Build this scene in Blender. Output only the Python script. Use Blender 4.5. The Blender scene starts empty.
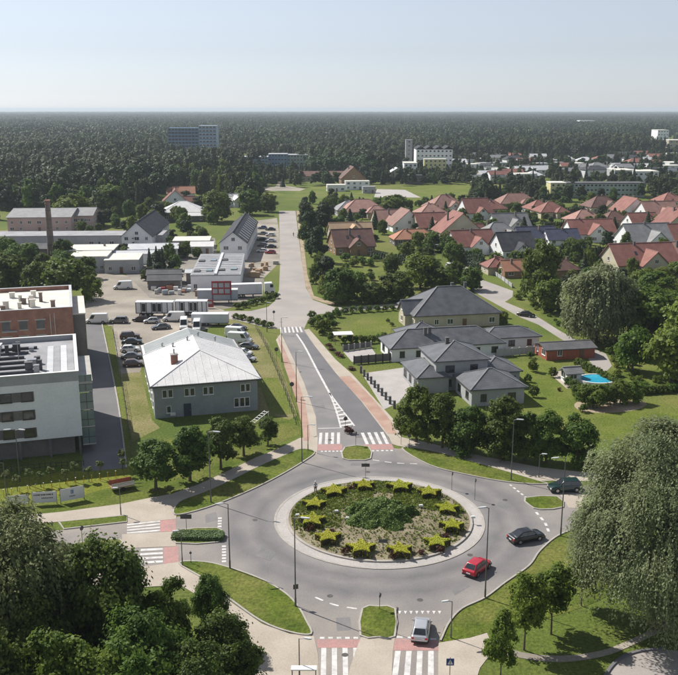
import bpy, bmesh, math, random
import numpy as np
from mathutils import Vector, Matrix
rnd = random.Random(7)
nrs = np.random.RandomState(11)
S = bpy.context.scene
COL = S.collection
R = math.radians

# ---------------------------------------------------------------- camera
F, HC, HOR, CX, CY = 910., 52., 109., 339., 337.5      # focal length and horizon in photo pixels
TH = math.atan((CY - HOR) / F)
cam_data = bpy.data.cameras.new('camera')
cam_data.sensor_fit = 'HORIZONTAL'
cam_data.sensor_width = 36
cam_data.lens = 36 * F / 678
cam_data.clip_start = 1
cam_data.clip_end = 80000
cam = bpy.data.objects.new('camera', cam_data)
COL.objects.link(cam)
cam.location = (0, 0, HC)
cam.rotation_euler = (math.pi / 2 - TH, 0, 0)
S.camera = cam

# ---------------------------------------------------------------- sky, sun, exposure
SUN_EL, SUN_AZ = R(46), R(-55)                          # azimuth clockwise from +Y
W = bpy.data.worlds.new('World')
S.world = W
W.use_nodes = True
nt = W.node_tree
sky = nt.nodes.new('ShaderNodeTexSky')
sky.sky_type = 'NISHITA'
sky.sun_disc = False
sky.sun_elevation = SUN_EL
sky.sun_rotation = SUN_AZ
sky.altitude = 100
sky.air_density = 1.0
sky.dust_density = 0.25
sky.ozone_density = 3.0
bg = nt.nodes['Background']
bg.inputs['Strength'].default_value = 0.086
whiten = nt.nodes.new('ShaderNodeHueSaturation')          # summer sky bleached by haze
whiten.inputs['Saturation'].default_value = 0.30
nt.links.new(sky.outputs[0], whiten.inputs['Color'])
cool = nt.nodes.new('ShaderNodeMix'); cool.data_type = 'RGBA'; cool.blend_type = 'MULTIPLY'; cool.inputs[0].default_value = 1.0
cool.inputs[7].default_value = (0.95, 1.0, 1.10, 1)
nt.links.new(whiten.outputs[0], cool.inputs[6])
nt.links.new(cool.outputs[2], bg.inputs['Color'])
sd = bpy.data.lights.new('sun', 'SUN')
sd.energy = 5.0
sd.angle = R(0.53)
sd.color = (1.0, 0.95, 0.87)
sun = bpy.data.objects.new('sun', sd)
COL.objects.link(sun)
SUNV = Vector((math.sin(SUN_AZ) * math.cos(SUN_EL), math.cos(SUN_AZ) * math.cos(SUN_EL), math.sin(SUN_EL)))
sun.rotation_euler = SUNV.to_track_quat('Z', 'Y').to_euler()
sun.location = (-60, 60, 90)
S.view_settings.view_transform = 'Standard'
S.view_settings.look = 'None'
S.view_settings.exposure = 0.30
S.view_settings.gamma = 1

# ---------------------------------------------------------------- photo pixel -> place on the ground
def G(x, y, z=0.):
    u = (x - CX) / F
    v = (y - CY) / F
    dy = math.cos(TH) - v * math.sin(TH)
    dz = -math.sin(TH) - v * math.cos(TH)
    t = (z - HC) / dz
    return Vector((u * t, dy * t, z))
def row_of(X, Y, Z):
    d = Y * math.cos(TH) - (Z - HC) * math.sin(TH)
    return CY - F * (Y * math.sin(TH) + (Z - HC) * math.cos(TH)) / d
def px_of(X, Y, Z=0.):
    d = Y * math.cos(TH) - (Z - HC) * math.sin(TH)
    return (CX + F * X / d, CY - F * (Y * math.sin(TH) + (Z - HC) * math.cos(TH)) / d)
def HT(x, y, yt):
    p = G(x, y)
    lo, hi = 0., 51.
    for _ in range(40):
        m = (lo + hi) / 2
        if row_of(p.x, p.y, m) > yt: lo = m
        else: hi = m
    return lo

# ---------------------------------------------------------------- materials
MATS = {}
def mat(name, c1, c2=None, rough=0.8, scale=1.0, fine=0.0, bump=0.0, bscale=20., metal=0.0, world=False, spec=0.5, detail=4, rampl=(0.35, 0.65), rand=0.0, coat=0.0, stretch=None):
    """principled material: two colours mixed by a soft noise, a fine grain, a fine bump"""
    if name in MATS: return MATS[name]
    m = bpy.data.materials.new(name)
    m.use_nodes = True
    t = m.node_tree
    b = t.nodes['Principled BSDF']
    b.inputs['Roughness'].default_value = rough
    b.inputs['Metallic'].default_value = metal
    b.inputs['Specular IOR Level'].default_value = spec
    if coat: b.inputs['Coat Weight'].default_value = coat
    N, L = t.nodes.new, t.links.new
    if world:
        src = N('ShaderNodeNewGeometry').outputs['Position']
    else:
        src = N('ShaderNodeTexCoord').outputs['Object']
    if stretch:
        mp = N('ShaderNodeMapping'); mp.inputs['Scale'].default_value = stretch
        L(src, mp.inputs['Vector']); src = mp.outputs[0]
    col = None
    if c2 is not None:
        n = N('ShaderNodeTexNoise'); n.inputs['Scale'].default_value = scale; n.inputs['Detail'].default_value = detail
        L(src, n.inputs['Vector'])
        r = N('ShaderNodeMapRange'); r.inputs[1].default_value = rampl[0]; r.inputs[2].default_value = rampl[1]
        L(n.outputs['Fac'], r.inputs[0])
        mx = N('ShaderNodeMix'); mx.data_type = 'RGBA'
        mx.inputs[6].default_value = (*c1, 1); mx.inputs[7].default_value = (*c2, 1)
        L(r.outputs[0], mx.inputs[0]); col = mx.outputs[2]
    if fine:
        n2 = N('ShaderNodeTexNoise'); n2.inputs['Scale'].default_value = bscale; n2.inputs['Detail'].default_value = 3
        L(src, n2.inputs['Vector'])
        r2 = N('ShaderNodeMapRange'); r2.inputs[1].default_value = 0.3; r2.inputs[2].default_value = 0.7
        r2.inputs[3].default_value = 1 - fine; r2.inputs[4].default_value = 1 + fine
        L(n2.outputs['Fac'], r2.inputs[0])
        hs = N('ShaderNodeHueSaturation')
        if col: L(col, hs.inputs['Color'])
        else: hs.inputs['Color'].default_value = (*c1, 1)
        L(r2.outputs[0], hs.inputs['Value']); col = hs.outputs[0]
    if rand:
        oi = N('ShaderNodeObjectInfo')
        r3 = N('ShaderNodeMapRange'); r3.inputs[3].default_value = 1 - rand; r3.inputs[4].default_value = 1 + rand
        L(oi.outputs['Random'], r3.inputs[0])
        h3 = N('ShaderNodeHueSaturation')
        if col: L(col, h3.inputs['Color'])
        else: h3.inputs['Color'].default_value = (*c1, 1)
        L(r3.outputs[0], h3.inputs['Value']); col = h3.outputs[0]
    if col: L(col, b.inputs['Base Color'])
    else: b.inputs['Base Color'].default_value = (*c1, 1)
    if bump:
        n3 = N('ShaderNodeTexNoise'); n3.inputs['Scale'].default_value = bscale; n3.inputs['Detail'].default_value = 5
        L(src, n3.inputs['Vector'])
        bp = N('ShaderNodeBump'); bp.inputs['Strength'].default_value = bump; bp.inputs['Distance'].default_value = 0.05
        L(n3.outputs['Fac'], bp.inputs['Height']); L(bp.outputs[0], b.inputs['Normal'])
    MATS[name] = m
    return m

def leafmat(name, dark, light, transl=0.3, rand=0.18, hue=0.02, rough=0.6):
    """foliage: colour from a value stored per leaf, varied from plant to plant, part of the light passes through"""
    m = bpy.data.materials.new(name)
    m.use_nodes = True
    t = m.node_tree; N, L = t.nodes.new, t.links.new
    b = t.nodes['Principled BSDF']; b.inputs['Roughness'].default_value = rough
    b.inputs['Specular IOR Level'].default_value = 0.3
    at = N('ShaderNodeAttribute'); at.attribute_name = 'tint'
    mx = N('ShaderNodeMix'); mx.data_type = 'RGBA'
    mx.inputs[6].default_value = (*dark, 1); mx.inputs[7].default_value = (*light, 1)
    L(at.outputs['Fac'], mx.inputs[0])
    oi = N('ShaderNodeObjectInfo')
    r = N('ShaderNodeMapRange'); r.inputs[3].default_value = 1 - rand; r.inputs[4].default_value = 1 + rand
    L(oi.outputs['Random'], r.inputs[0])
    m2 = N('ShaderNodeMath'); m2.operation = 'MULTIPLY'; m2.inputs[1].default_value = 7.31
    L(oi.outputs['Random'], m2.inputs[0])
    fr = N('ShaderNodeMath'); fr.operation = 'FRACT'; L(m2.outputs[0], fr.inputs[0])
    r2 = N('ShaderNodeMapRange'); r2.inputs[3].default_value = 0.5 - hue; r2.inputs[4].default_value = 0.5 + hue
    L(fr.outputs[0], r2.inputs[0])
    hs = N('ShaderNodeHueSaturation'); L(mx.outputs[2], hs.inputs['Color'])
    L(r.outputs[0], hs.inputs['Value']); L(r2.outputs[0], hs.inputs['Hue'])
    L(hs.outputs[0], b.inputs['Base Color'])
    tr = N('ShaderNodeBsdfTranslucent'); L(hs.outputs[0], tr.inputs['Color'])
    ms = N('ShaderNodeMixShader'); ms.inputs[0].default_value = transl
    L(b.outputs[0], ms.inputs[1]); L(tr.outputs[0], ms.inputs[2])
    L(ms.outputs[0], t.nodes['Material Output'].inputs['Surface'])
    MATS[name] = m
    return m

# ---------------------------------------------------------------- mesh helpers
class MB:
    """collects simple solids into one mesh"""
    def __init__(s): s.v, s.f, s.m, s.mats = [], [], [], []
    def mi(s, m):
        if m is None: return 0
        if m not in s.mats: s.mats.append(m)
        return s.mats.index(m)
    def add(s, vs, fs, m=None):
        o = len(s.v); k = s.mi(m)
        s.v += [tuple(v) for v in vs]
        for f in fs: s.f.append(tuple(i + o for i in f)); s.m.append(k)
        return s
    def box(s, x0, x1, y0, y1, z0, z1, m=None):
        return s.add([(x0,y0,z0),(x1,y0,z0),(x1,y1,z0),(x0,y1,z0),(x0,y0,z1),(x1,y0,z1),(x1,y1,z1),(x0,y1,z1)],
                     [(3,2,1,0),(4,5,6,7),(0,1,5,4),(1,2,6,5),(2,3,7,6),(3,0,4,7)], m)
    def cbox(s, cx, cy, cz, w, d, h, m=None):
        return s.box(cx-w/2, cx+w/2, cy-d/2, cy+d/2, cz-h/2, cz+h/2, m)
    def prism(s, pts, z0, z1, m=None):
        a = sum(pts[i][0]*pts[(i+1)%len(pts)][1] - pts[(i+1)%len(pts)][0]*pts[i][1] for i in range(len(pts)))
        if a < 0: pts = pts[::-1]
        n = len(pts)
        vs = [(p[0],p[1],z0) for p in pts] + [(p[0],p[1],z1) for p in pts]
        fs = [tuple(range(n-1,-1,-1)), tuple(range(n,2*n))] + [(i,(i+1)%n,n+(i+1)%n,n+i) for i in range(n)]
        return s.add(vs, fs, m)
    def tube(s, p0, p1, r0, r1=None, n=8, m=None, cap=True):
        r1 = r0 if r1 is None else r1
        p0, p1 = Vector(p0), Vector(p1)
        d = (p1-p0).normalized()
        u = d.orthogonal().normalized(); w = d.cross(u)
        vs = []
        for p, r in ((p0,r0),(p1,r1)):
            for i in range(n):
                a = 2*math.pi*i/n
                vs.append(p + u*math.cos(a)*r + w*math.sin(a)*r)
        fs = [(i,(i+1)%n,n+(i+1)%n,n+i) for i in range(n)]
        if cap: fs += [tuple(range(n-1,-1,-1)), tuple(range(n,2*n))]
        return s.add(vs, fs, m)
    def bar(s, p0, p1, w, h, m=None):
        """rectangular bar from p0 to p1, w across, h up"""
        p0, p1 = Vector(p0), Vector(p1)
        d = (p1-p0).normalized()
        u = Vector((-d.y, d.x, 0))
        u = u.normalized() if u.length > 1e-6 else Vector((1,0,0))
        n = d.cross(u).normalized()
        vs = []
        for p in (p0,p1):
            for a,b in ((-1,-1),(1,-1),(1,1),(-1,1)): vs.append(p + u*a*w/2 + n*b*h/2)
        return s.add(vs, [(3,2,1,0),(4,5,6,7),(0,1,5,4),(1,2,6,5),(2,3,7,6),(3,0,4,7)], m)
    def ball(s, c, r, seg=10, rings=6, m=None, sz=1.0):
        vs = [(c[0],c[1],c[2]+r*sz)]
        for j in range(1, rings):
            t = math.pi*j/rings
            for i in range(seg):
                a = 2*math.pi*i/seg
                vs.append((c[0]+r*math.sin(t)*math.cos(a), c[1]+r*math.sin(t)*math.sin(a), c[2]+r*sz*math.cos(t)))
        vs.append((c[0],c[1],c[2]-r*sz))
        fs = [(0,1+i,1+(i+1)%seg) for i in range(seg)]
        for j in range(rings-2):
            for i in range(seg):
                a = 1+j*seg+i; b = 1+j*seg+(i+1)%seg
                fs.append((a,a+seg,b+seg,b))
        e = len(vs)-1; o = 1+(rings-2)*seg
        fs += [(e,o+(i+1)%seg,o+i) for i in range(seg)]
        return s.add(vs, fs, m)
    def mesh(s, name, mats=None, smooth=False):
        me = bpy.data.meshes.new(name)
        me.from_pydata(s.v, [], s.f)
        ms = s.mats if s.mats else ([mats] if mats and not isinstance(mats, (list,tuple)) else (mats or []))
        for m in ms: me.materials.append(MATS[m] if isinstance(m, str) else m)
        if len(ms) > 1: me.polygons.foreach_set('material_index', s.m)
        if smooth:
            me.polygons.foreach_set('use_smooth', [True]*len(me.polygons))
            me.set_sharp_from_angle(angle=R(38))
        me.update()
        return me
    def build(s, name, mats=None, parent=None, smooth=False, bevel=0.0, seg=2):
        return link(name, s.mesh(name, mats, smooth), parent, bevel=bevel, seg=seg)

def link(name, me, parent=None, loc=None, rotz=None, bevel=0.0, seg=2):
    o = bpy.data.objects.new(name, me)
    COL.objects.link(o)
    if parent is not None: o.parent = parent
    if loc is not None: o.location = loc
    if rotz is not None: o.rotation_euler = (0, 0, rotz)
    if bevel:
        b = o.modifiers.new('bevel', 'BEVEL'); b.width = bevel; b.segments = seg; b.limit_method = 'ANGLE'; b.angle_limit = R(30)
    return o
def tag(o, label, cat, group=None):
    o['label'] = label; o['category'] = cat
    if group: o['group'] = group
    return o
def thing(name, label, cat, loc=(0,0,0), rotz=0., group=None):
    o = bpy.data.objects.new(name, None)
    COL.objects.link(o)
    o.empty_display_size = 0.5
    o.location = loc; o.rotation_euler = (0, 0, rotz)
    return tag(o, label, cat, group)
def struct(o, label=None):
    o['kind'] = 'structure'
    if label: o['label'] = label
    return o
def stuff(o, label=None, cat=None):
    o['kind'] = 'stuff'
    if label: o['label'] = label
    if cat: o['category'] = cat
    return o
KIDS = {}
def copy_tree(root, loc, rotz, label, group=None, scale=None):
    def rec(src, par):
        c = src.copy(); COL.objects.link(c)
        if par is not None: c.parent = par
        for ch in src.children: rec(ch, c)
        return c
    r = rec(root, None)
    r.location = loc; r.rotation_euler = (0, 0, rotz)
    if scale: r.scale = (scale,)*3 if not isinstance(scale, tuple) else scale
    r['label'] = label
    if group: r['group'] = group
    return r
def remat(root, old, new):
    """swap a material on a copied thing (its meshes are copied first)"""
    for o in [root] + list(root.children_recursive):
        if o.type == 'MESH' and any(m and m.name == old for m in o.data.materials):
            o.data = o.data.copy()
            for i, m in enumerate(o.data.materials):
                if m and m.name == old: o.data.materials[i] = MATS[new]

def smooth_line(pts, n=6, closed=False):
    """Catmull-Rom through world points"""
    P = [Vector(p[:2]).to_3d() for p in pts]
    out = []
    m = len(P)
    rng = range(m) if closed else range(m-1)
    for i in rng:
        p0 = P[(i-1) % m] if (closed or i > 0) else P[i]*2-P[i+1]
        p1 = P[i]; p2 = P[(i+1) % m]
        p3 = P[(i+2) % m] if (closed or i+2 < m) else P[i+1]*2-P[i]
        for k in range(n):
            t = k/n
            out.append(0.5*((2*p1)+(p2-p0)*t+(2*p0-5*p1+4*p2-p3)*t*t+(3*p1-p0-3*p2+p3)*t**3))
    if not closed: out.append(P[-1])
    return out
def gpts(px): return [G(*p) for p in px]
def ribbon(mb, line, w, z0, z1, m=None, off=0.0):
    """a strip of width w along a line, from z0 to z1"""
    n = len(line)
    Ls, Rs = [], []
    for i in range(n):
        a = line[max(i-1,0)]; b = line[min(i+1,n-1)]
        d = (b-a); d.z = 0; d.normalize()
        nrm = Vector((-d.y, d.x, 0))
        Ls.append(line[i]+nrm*(off+w/2)); Rs.append(line[i]+nrm*(off-w/2))
    vs, fs = [], []
    for i in range(n):
        vs += [(Rs[i].x,Rs[i].y,z0),(Ls[i].x,Ls[i].y,z0),(Ls[i].x,Ls[i].y,z1),(Rs[i].x,Rs[i].y,z1)]
    for i in range(n-1):
        o = 4*i
        fs += [(o+3,o+7,o+6,o+2),(o+0,o+4,o+7,o+3),(o+2,o+6,o+5,o+1)]
    fs += [(0,3,2,1),(4*n-4,4*n-3,4*n-2,4*n-1)]
    return mb.add(vs, fs, m)
# ================================================================ materials of the setting
mat('asphalt', (0.175,0.168,0.172), (0.235,0.222,0.215), rough=0.85, scale=0.16, fine=0.10, bump=0.15, bscale=6., world=True, detail=6)
mat('asphalt_dark', (0.125,0.122,0.13), (0.155,0.15,0.155), rough=0.85, scale=0.2, fine=0.10, bump=0.15, bscale=6., world=True, detail=6)
mat('asphalt_old', (0.30,0.275,0.26), (0.36,0.325,0.30), rough=0.9, scale=0.12, fine=0.08, bump=0.15, bscale=4., world=True, detail=6)
mat('paving', (0.37,0.32,0.265), (0.43,0.38,0.32), rough=0.9, scale=0.25, fine=0.10, bump=0.2, bscale=7., world=True)
mat('paving_grey', (0.36,0.34,0.325), (0.42,0.39,0.37), rough=0.9, scale=0.25, fine=0.12, bump=0.2, bscale=5., world=True)
mat('paving_red', (0.34,0.21,0.165), (0.41,0.28,0.22), rough=0.9, scale=0.3, fine=0.12, bump=0.2, bscale=7., world=True)
mat('gravel', (0.22,0.195,0.16), (0.345,0.305,0.255), rough=0.95, scale=0.09, fine=0.16, bump=0.3, bscale=3., world=True, detail=8)
mat('dirt', (0.27,0.20,0.13), (0.38,0.31,0.22), rough=0.95, scale=0.2, fine=0.2, bump=0.4, bscale=3., world=True, detail=8)
mat('kerbstone', (0.33,0.305,0.275), (0.40,0.375,0.34), rough=0.85, scale=0.8, fine=0.1, bscale=8., world=True)
mat('paint_white', (0.62,0.60,0.585), (0.40,0.385,0.38), rough=0.7, scale=1.3, fine=0.10, bscale=9., world=True, detail=8, rampl=(0.42,0.75))
mat('paint_red', (0.42,0.225,0.205), (0.34,0.21,0.20), rough=0.8, scale=1.0, fine=0.15, bscale=6., world=True, detail=8)
mat('water_blue', (0.02,0.30,0.48), (0.05,0.42,0.58), rough=0.06, scale=0.5, bump=0.1, bscale=3., world=True, spec=0.6)

def grassmat(name, a, b, c, s1, s2, mow=0.0):
    """three greens mixed by noises of two sizes, fine tufts as bump"""
    m = bpy.data.materials.new(name); m.use_nodes = True
    t = m.node_tree; N, L = t.nodes.new, t.links.new
    bs = t.nodes['Principled BSDF']; bs.inputs['Roughness'].default_value = 0.9; bs.inputs['Specular IOR Level'].default_value = 0.15
    g = N('ShaderNodeNewGeometry')
    def noise(sc, lo, hi, det=6):
        n = N('ShaderNodeTexNoise'); n.inputs['Scale'].default_value = sc; n.inputs['Detail'].default_value = det
        n.inputs['Roughness'].default_value = 0.62
        L(g.outputs['Position'], n.inputs['Vector'])
        r = N('ShaderNodeMapRange'); r.inputs[1].default_value = lo; r.inputs[2].default_value = hi
        L(n.outputs['Fac'], r.inputs[0]); return r.outputs[0], n.outputs['Fac']
    f1, _ = noise(s1, 0.38, 0.62)
    f2, _ = noise(s2, 0.42, 0.72)
    f3, h3 = noise(2.6, 0.25, 0.75, 4)
    m1 = N('ShaderNodeMix'); m1.data_type = 'RGBA'; m1.inputs[6].default_value = (*a,1); m1.inputs[7].default_value = (*b,1); L(f1, m1.inputs[0])
    m2 = N('ShaderNodeMix'); m2.data_type = 'RGBA'; m2.inputs[7].default_value = (*c,1); L(m1.outputs[2], m2.inputs[6]); L(f2, m2.inputs[0])
    r = N('ShaderNodeMapRange'); r.inputs[3].default_value = 0.50; r.inputs[4].default_value = 1.36; L(f3, r.inputs[0])
    hs = N('ShaderNodeHueSaturation'); L(m2.outputs[2], hs.inputs['Color']); L(r.outputs[0], hs.inputs['Value'])
    L(hs.outputs[0], bs.inputs['Base Color'])
    bp = N('ShaderNodeBump'); bp.inputs['Strength'].default_value = 0.7; bp.inputs['Distance'].default_value = 0.25
    L(h3, bp.inputs['Height']); L(bp.outputs[0], bs.inputs['Normal'])
    MATS[name] = m
grassmat('grass', (0.085,0.125,0.022), (0.115,0.155,0.028), (0.19,0.19,0.055), 0.05, 0.022)
grassmat('verge', (0.068,0.104,0.012), (0.115,0.152,0.020), (0.185,0.182,0.050), 0.30, 0.13)
grassmat('yellow_meadow', (0.165,0.185,0.022), (0.22,0.225,0.03), (0.13,0.165,0.022), 0.35, 0.16)
grassmat('lawn', (0.100,0.140,0.020), (0.140,0.175,0.028), (0.19,0.19,0.055), 0.22, 0.09)
grassmat('dry_grass', (0.15,0.16,0.045), (0.21,0.20,0.075), (0.27,0.235,0.12), 0.12, 0.06)
grassmat('meadow', (0.085,0.125,0.020), (0.135,0.175,0.03), (0.20,0.20,0.06), 0.10, 0.05)
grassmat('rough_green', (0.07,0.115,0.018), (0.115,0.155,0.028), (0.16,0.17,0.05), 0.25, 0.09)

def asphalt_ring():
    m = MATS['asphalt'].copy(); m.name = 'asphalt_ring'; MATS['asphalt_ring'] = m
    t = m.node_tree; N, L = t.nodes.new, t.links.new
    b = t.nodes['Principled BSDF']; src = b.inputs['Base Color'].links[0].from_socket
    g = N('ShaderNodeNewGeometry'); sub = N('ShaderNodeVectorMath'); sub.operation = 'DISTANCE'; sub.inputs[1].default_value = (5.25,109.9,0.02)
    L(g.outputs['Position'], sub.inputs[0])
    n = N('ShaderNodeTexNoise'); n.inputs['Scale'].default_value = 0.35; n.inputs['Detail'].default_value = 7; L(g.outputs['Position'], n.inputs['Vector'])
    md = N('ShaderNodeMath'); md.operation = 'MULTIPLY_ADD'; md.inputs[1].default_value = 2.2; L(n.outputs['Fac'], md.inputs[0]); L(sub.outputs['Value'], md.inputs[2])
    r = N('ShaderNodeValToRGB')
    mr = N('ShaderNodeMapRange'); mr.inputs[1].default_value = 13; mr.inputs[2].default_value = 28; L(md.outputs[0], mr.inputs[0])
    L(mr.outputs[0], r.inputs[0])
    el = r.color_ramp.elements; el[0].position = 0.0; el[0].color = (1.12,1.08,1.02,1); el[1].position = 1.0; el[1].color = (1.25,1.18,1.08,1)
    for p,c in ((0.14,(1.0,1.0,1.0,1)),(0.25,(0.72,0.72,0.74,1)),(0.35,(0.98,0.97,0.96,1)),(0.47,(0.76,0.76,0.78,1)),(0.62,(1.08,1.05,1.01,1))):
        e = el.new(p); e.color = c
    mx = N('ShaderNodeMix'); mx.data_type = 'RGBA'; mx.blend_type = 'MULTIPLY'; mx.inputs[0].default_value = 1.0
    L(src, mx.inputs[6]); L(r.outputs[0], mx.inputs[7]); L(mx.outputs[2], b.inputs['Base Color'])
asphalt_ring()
# ================================================================ ground
g = MB()
xs = [-30000,-8000,-2000,-600,-150,0,150,600,2000,8000,30000]
ys = [-2000,-200,40,90,140,200,300,500,900,2000,5000,12000,32000]
for j in range(len(ys)-1):
    for i in range(len(xs)-1):
        g.add([(xs[i],ys[j],0),(xs[i+1],ys[j],0),(xs[i+1],ys[j+1],0),(xs[i],ys[j+1],0)], [(0,1,2,3)])
struct(g.build('ground', 'grass'))

def slab(name, px, m, z=0.03, n=0, z0=-0.3, world=False):
    """a paved or planted piece of ground traced from the photograph"""
    P = [Vector((p[0],p[1],0)) for p in px] if world else gpts(px)
    if n: P = smooth_line(P, n, True)
    b = MB(); b.prism([(p.x,p.y) for p in P], z0, z)
    return struct(b.build(name, m))

RC = Vector((5.25, 109.9, 0)); RA, RI = 13.6, 12.0      # roundabout: centre, apron radius, island radius

# --- carriageways (each its own height so that no two lie in one plane)
def cpt(rad, deg): return (RC.x+rad*math.cos(R(deg)), RC.y+rad*math.sin(R(deg)))
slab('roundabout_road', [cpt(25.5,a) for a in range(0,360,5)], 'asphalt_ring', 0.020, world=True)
slab('north_road', [(313,452),(316.5,436),(316,417),(304,383),(294,360.5),(281.4,332.8),(279.5,327),(303,327),(314,345),(335.6,373),(361,401),(386,433),(393,446),(398,458),(350,470)], 'asphalt', 0.024)
slab('north_road_lane', [(297.5,334),(305,333),(314,345),(335.6,373),(361,401),(386,433),(388,436.5),(356,438),(353,426),(341,410),(330,393)], 'asphalt_dark', 0.028)
slab('far_road', [(279,211),(295.5,211),(299,240),(303,270),(306,288),(313,300),(335,307.5),(394,304),(420,300),(422,303),(394,308.5),(346,311),(318,314.5),(308,320),(304,329),(279,329),(270,328.5),(258,325.5),(235,320),(222,318),(220,311),(251,311),(268,307),(275,301),(279,290),(280,267)], 'asphalt_old', 0.016)
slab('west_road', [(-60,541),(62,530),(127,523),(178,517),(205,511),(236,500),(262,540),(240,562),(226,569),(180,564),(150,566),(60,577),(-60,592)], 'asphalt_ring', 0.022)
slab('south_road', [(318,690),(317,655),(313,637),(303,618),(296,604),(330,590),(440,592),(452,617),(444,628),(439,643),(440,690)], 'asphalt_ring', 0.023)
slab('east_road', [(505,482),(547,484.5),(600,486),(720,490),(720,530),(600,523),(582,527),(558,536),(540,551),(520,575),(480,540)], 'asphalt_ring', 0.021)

# --- splitters, verges and pavements stand a kerb's height above the carriageway
KERBS = []
def verge(name, px, m='verge', z=0.13, n=4, kerb=True, open_at=None, kw=0.2):
    P = smooth_line(gpts(px), n, True)
    b = MB(); b.prism([(p.x,p.y) for p in P], -0.3, z)
    o = struct(b.build(name, m))
    if kerb:
        L = P + [P[0], P[1]]
        k = MB(); ribbon(k, L[:-1], kw, -0.2, z+0.02)
        struct(k.build('kerb', 'kerbstone'))
    return o
def kerb(px, w=0.2, z=0.15, n=5, m='kerbstone', world=False):
    P = smooth_line([Vector((p[0],p[1],0)) for p in px] if world else gpts(px), n)
    k = MB(); ribbon(k, P, w, -0.2, z)
    return struct(k.build('kerb', m))

# pavements (beige block paving)
slab('pavement_north_west', [(-20,520),(62,512),(121,504),(150,498),(172,494),(200,484),(228,471),(255,458),(280,448),(300,438),(318,437),(317,455),(300,449),(280,457.5),(258,467),(230,481),(203,493),(178,502),(176,519),(127,524),(127,515),(62,521.5),(-20,530)], 'paving', 0.05)
slab('pavement_west', [(122,534.5),(176,531.5),(176,546.5),(122,548.5)], 'paving', 0.05)
slab('pavement_south_west', [(60,577),(150,566),(180,562),(205,582),(232,603),(262,624),(290,634),(314,636.5),(318,655),(320,700),(215,700),(265,662),(235,625),(205,600),(180,585),(100,590),(40,600)], 'paving', 0.05)
slab('pavement_south', [(346,690),(350,668),(356,650),(361,637.5),(395,637.5),(393,651),(391,690)], 'paving', 0.05)
slab('pavement_south_east', [(438.5,643),(470,638),(487,633),(494,650),(480,668),(470,700),(438,700)], 'paving', 0.05)
slab('footpath_south_east', [(486,640),(520,652),(560,656),(600,651),(625,642),(660,626),(680,618),(682,623),(660,632),(627,648),(600,657),(560,662),(520,658),(488,648)], 'gravel', 0.05, n=3)
slab('pavement_north_east', [(386,431),(400,437),(430,443.5),(485,457),(540,467.5),(580,472),(640,476),(640,482),(560,481),(536,481),(477.5,463.5),(430,451),(398,446),(392,444)], 'paving', 0.05)
slab('pavement_east', [(560,494.5),(592,494),(600,509),(569,508)], 'paving', 0.05)
slab('roadside_pavement_right', [(304,330),(309,329),(316,337),(336,360),(352,374),(372,396),(394,420),(402,438),(388,436.5),(361,401),(335.6,373),(314,345)], 'paving', 0.045)
slab('red_footway', [(339,377),(350,376),(372,398),(391,421),(397,434),(388,434),(363,402.5)], 'paving_red', 0.056)
slab('roadside_pavement_left', [(281,333),(294,360.5),(304,383),(316,417),(317,436),(304,440),(303,428),(298,400),(288,370),(276,340)], 'paving', 0.045)
slab('red_cycle_path', [(277.5,335),(282,344),(295,373),(305,402),(310,432),(309,441),(303.5,441),(302,425),(296,399),(285,368)], 'paving_red', 0.056)
slab('far_footway', [(296.5,211),(299,211),(304,245),(307.5,275),(314,296),(335,303.5),(334,306),(312,299),(306,287),(303,270),(299.5,240)], 'dirt', 0.07)

# grass verges
verge('grass_verge', [(175,515),(205,508.5),(240,495),(272,480),(300,464),(315,452.5),(300,449.5),(280,457.5),(258,467),(230,481),(203,493),(179,502.5)])
verge('grass_verge', [(402,448.5),(430,465.5),(467,475),(509,482.5),(546,484.5),(534,480),(477.5,463.5),(430,451)])
verge('grass_verge', [(582,527),(558,536),(540,551),(529,566),(505,583),(485,598),(462,609),(449,623),(440.5,641),(470,637.5),(500,628),(540,620),(600,600),(640,570),(640,530)], kerb=False, z=0.03)
kerb([(590,525.5),(582,527),(558,536),(540,551),(529,566),(505,583),(485,598),(462,609),(449,623),(440.5,641)])
verge('grass_verge', [(179,563.5),(205,562.5),(232,569),(262,580),(285,593.5),(298,607),(306,621),(311,634.5),(290,632.5),(262,622),(232,601),(205,580)])
verge('grass_verge', [(59,522.5),(127,515.8),(127,522.3),(64,529.5)], n=1)
verge('grass_verge', [(70,545),(100,541),(120,540),(120,546),(95,549),(72,553)], n=2)
# splitter islands
verge('splitter_island', [(362.5,609),(378,607),(395,609.5),(394.5,637),(378,637.5),(360.5,636)], n=2)
verge('splitter_island', [(345,447.5),(368.5,447),(370.5,459),(357,460.5),(343,459)], n=2)
verge('splitter_island', [(176,531),(217,528.5),(221,534),(218,542.5),(176,543.5)], n=2, m='rough_green')
verge('splitter_island', [(525,498.3),(557,497),(563,507.5),(540,509.8),(530,506)], n=2)

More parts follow.
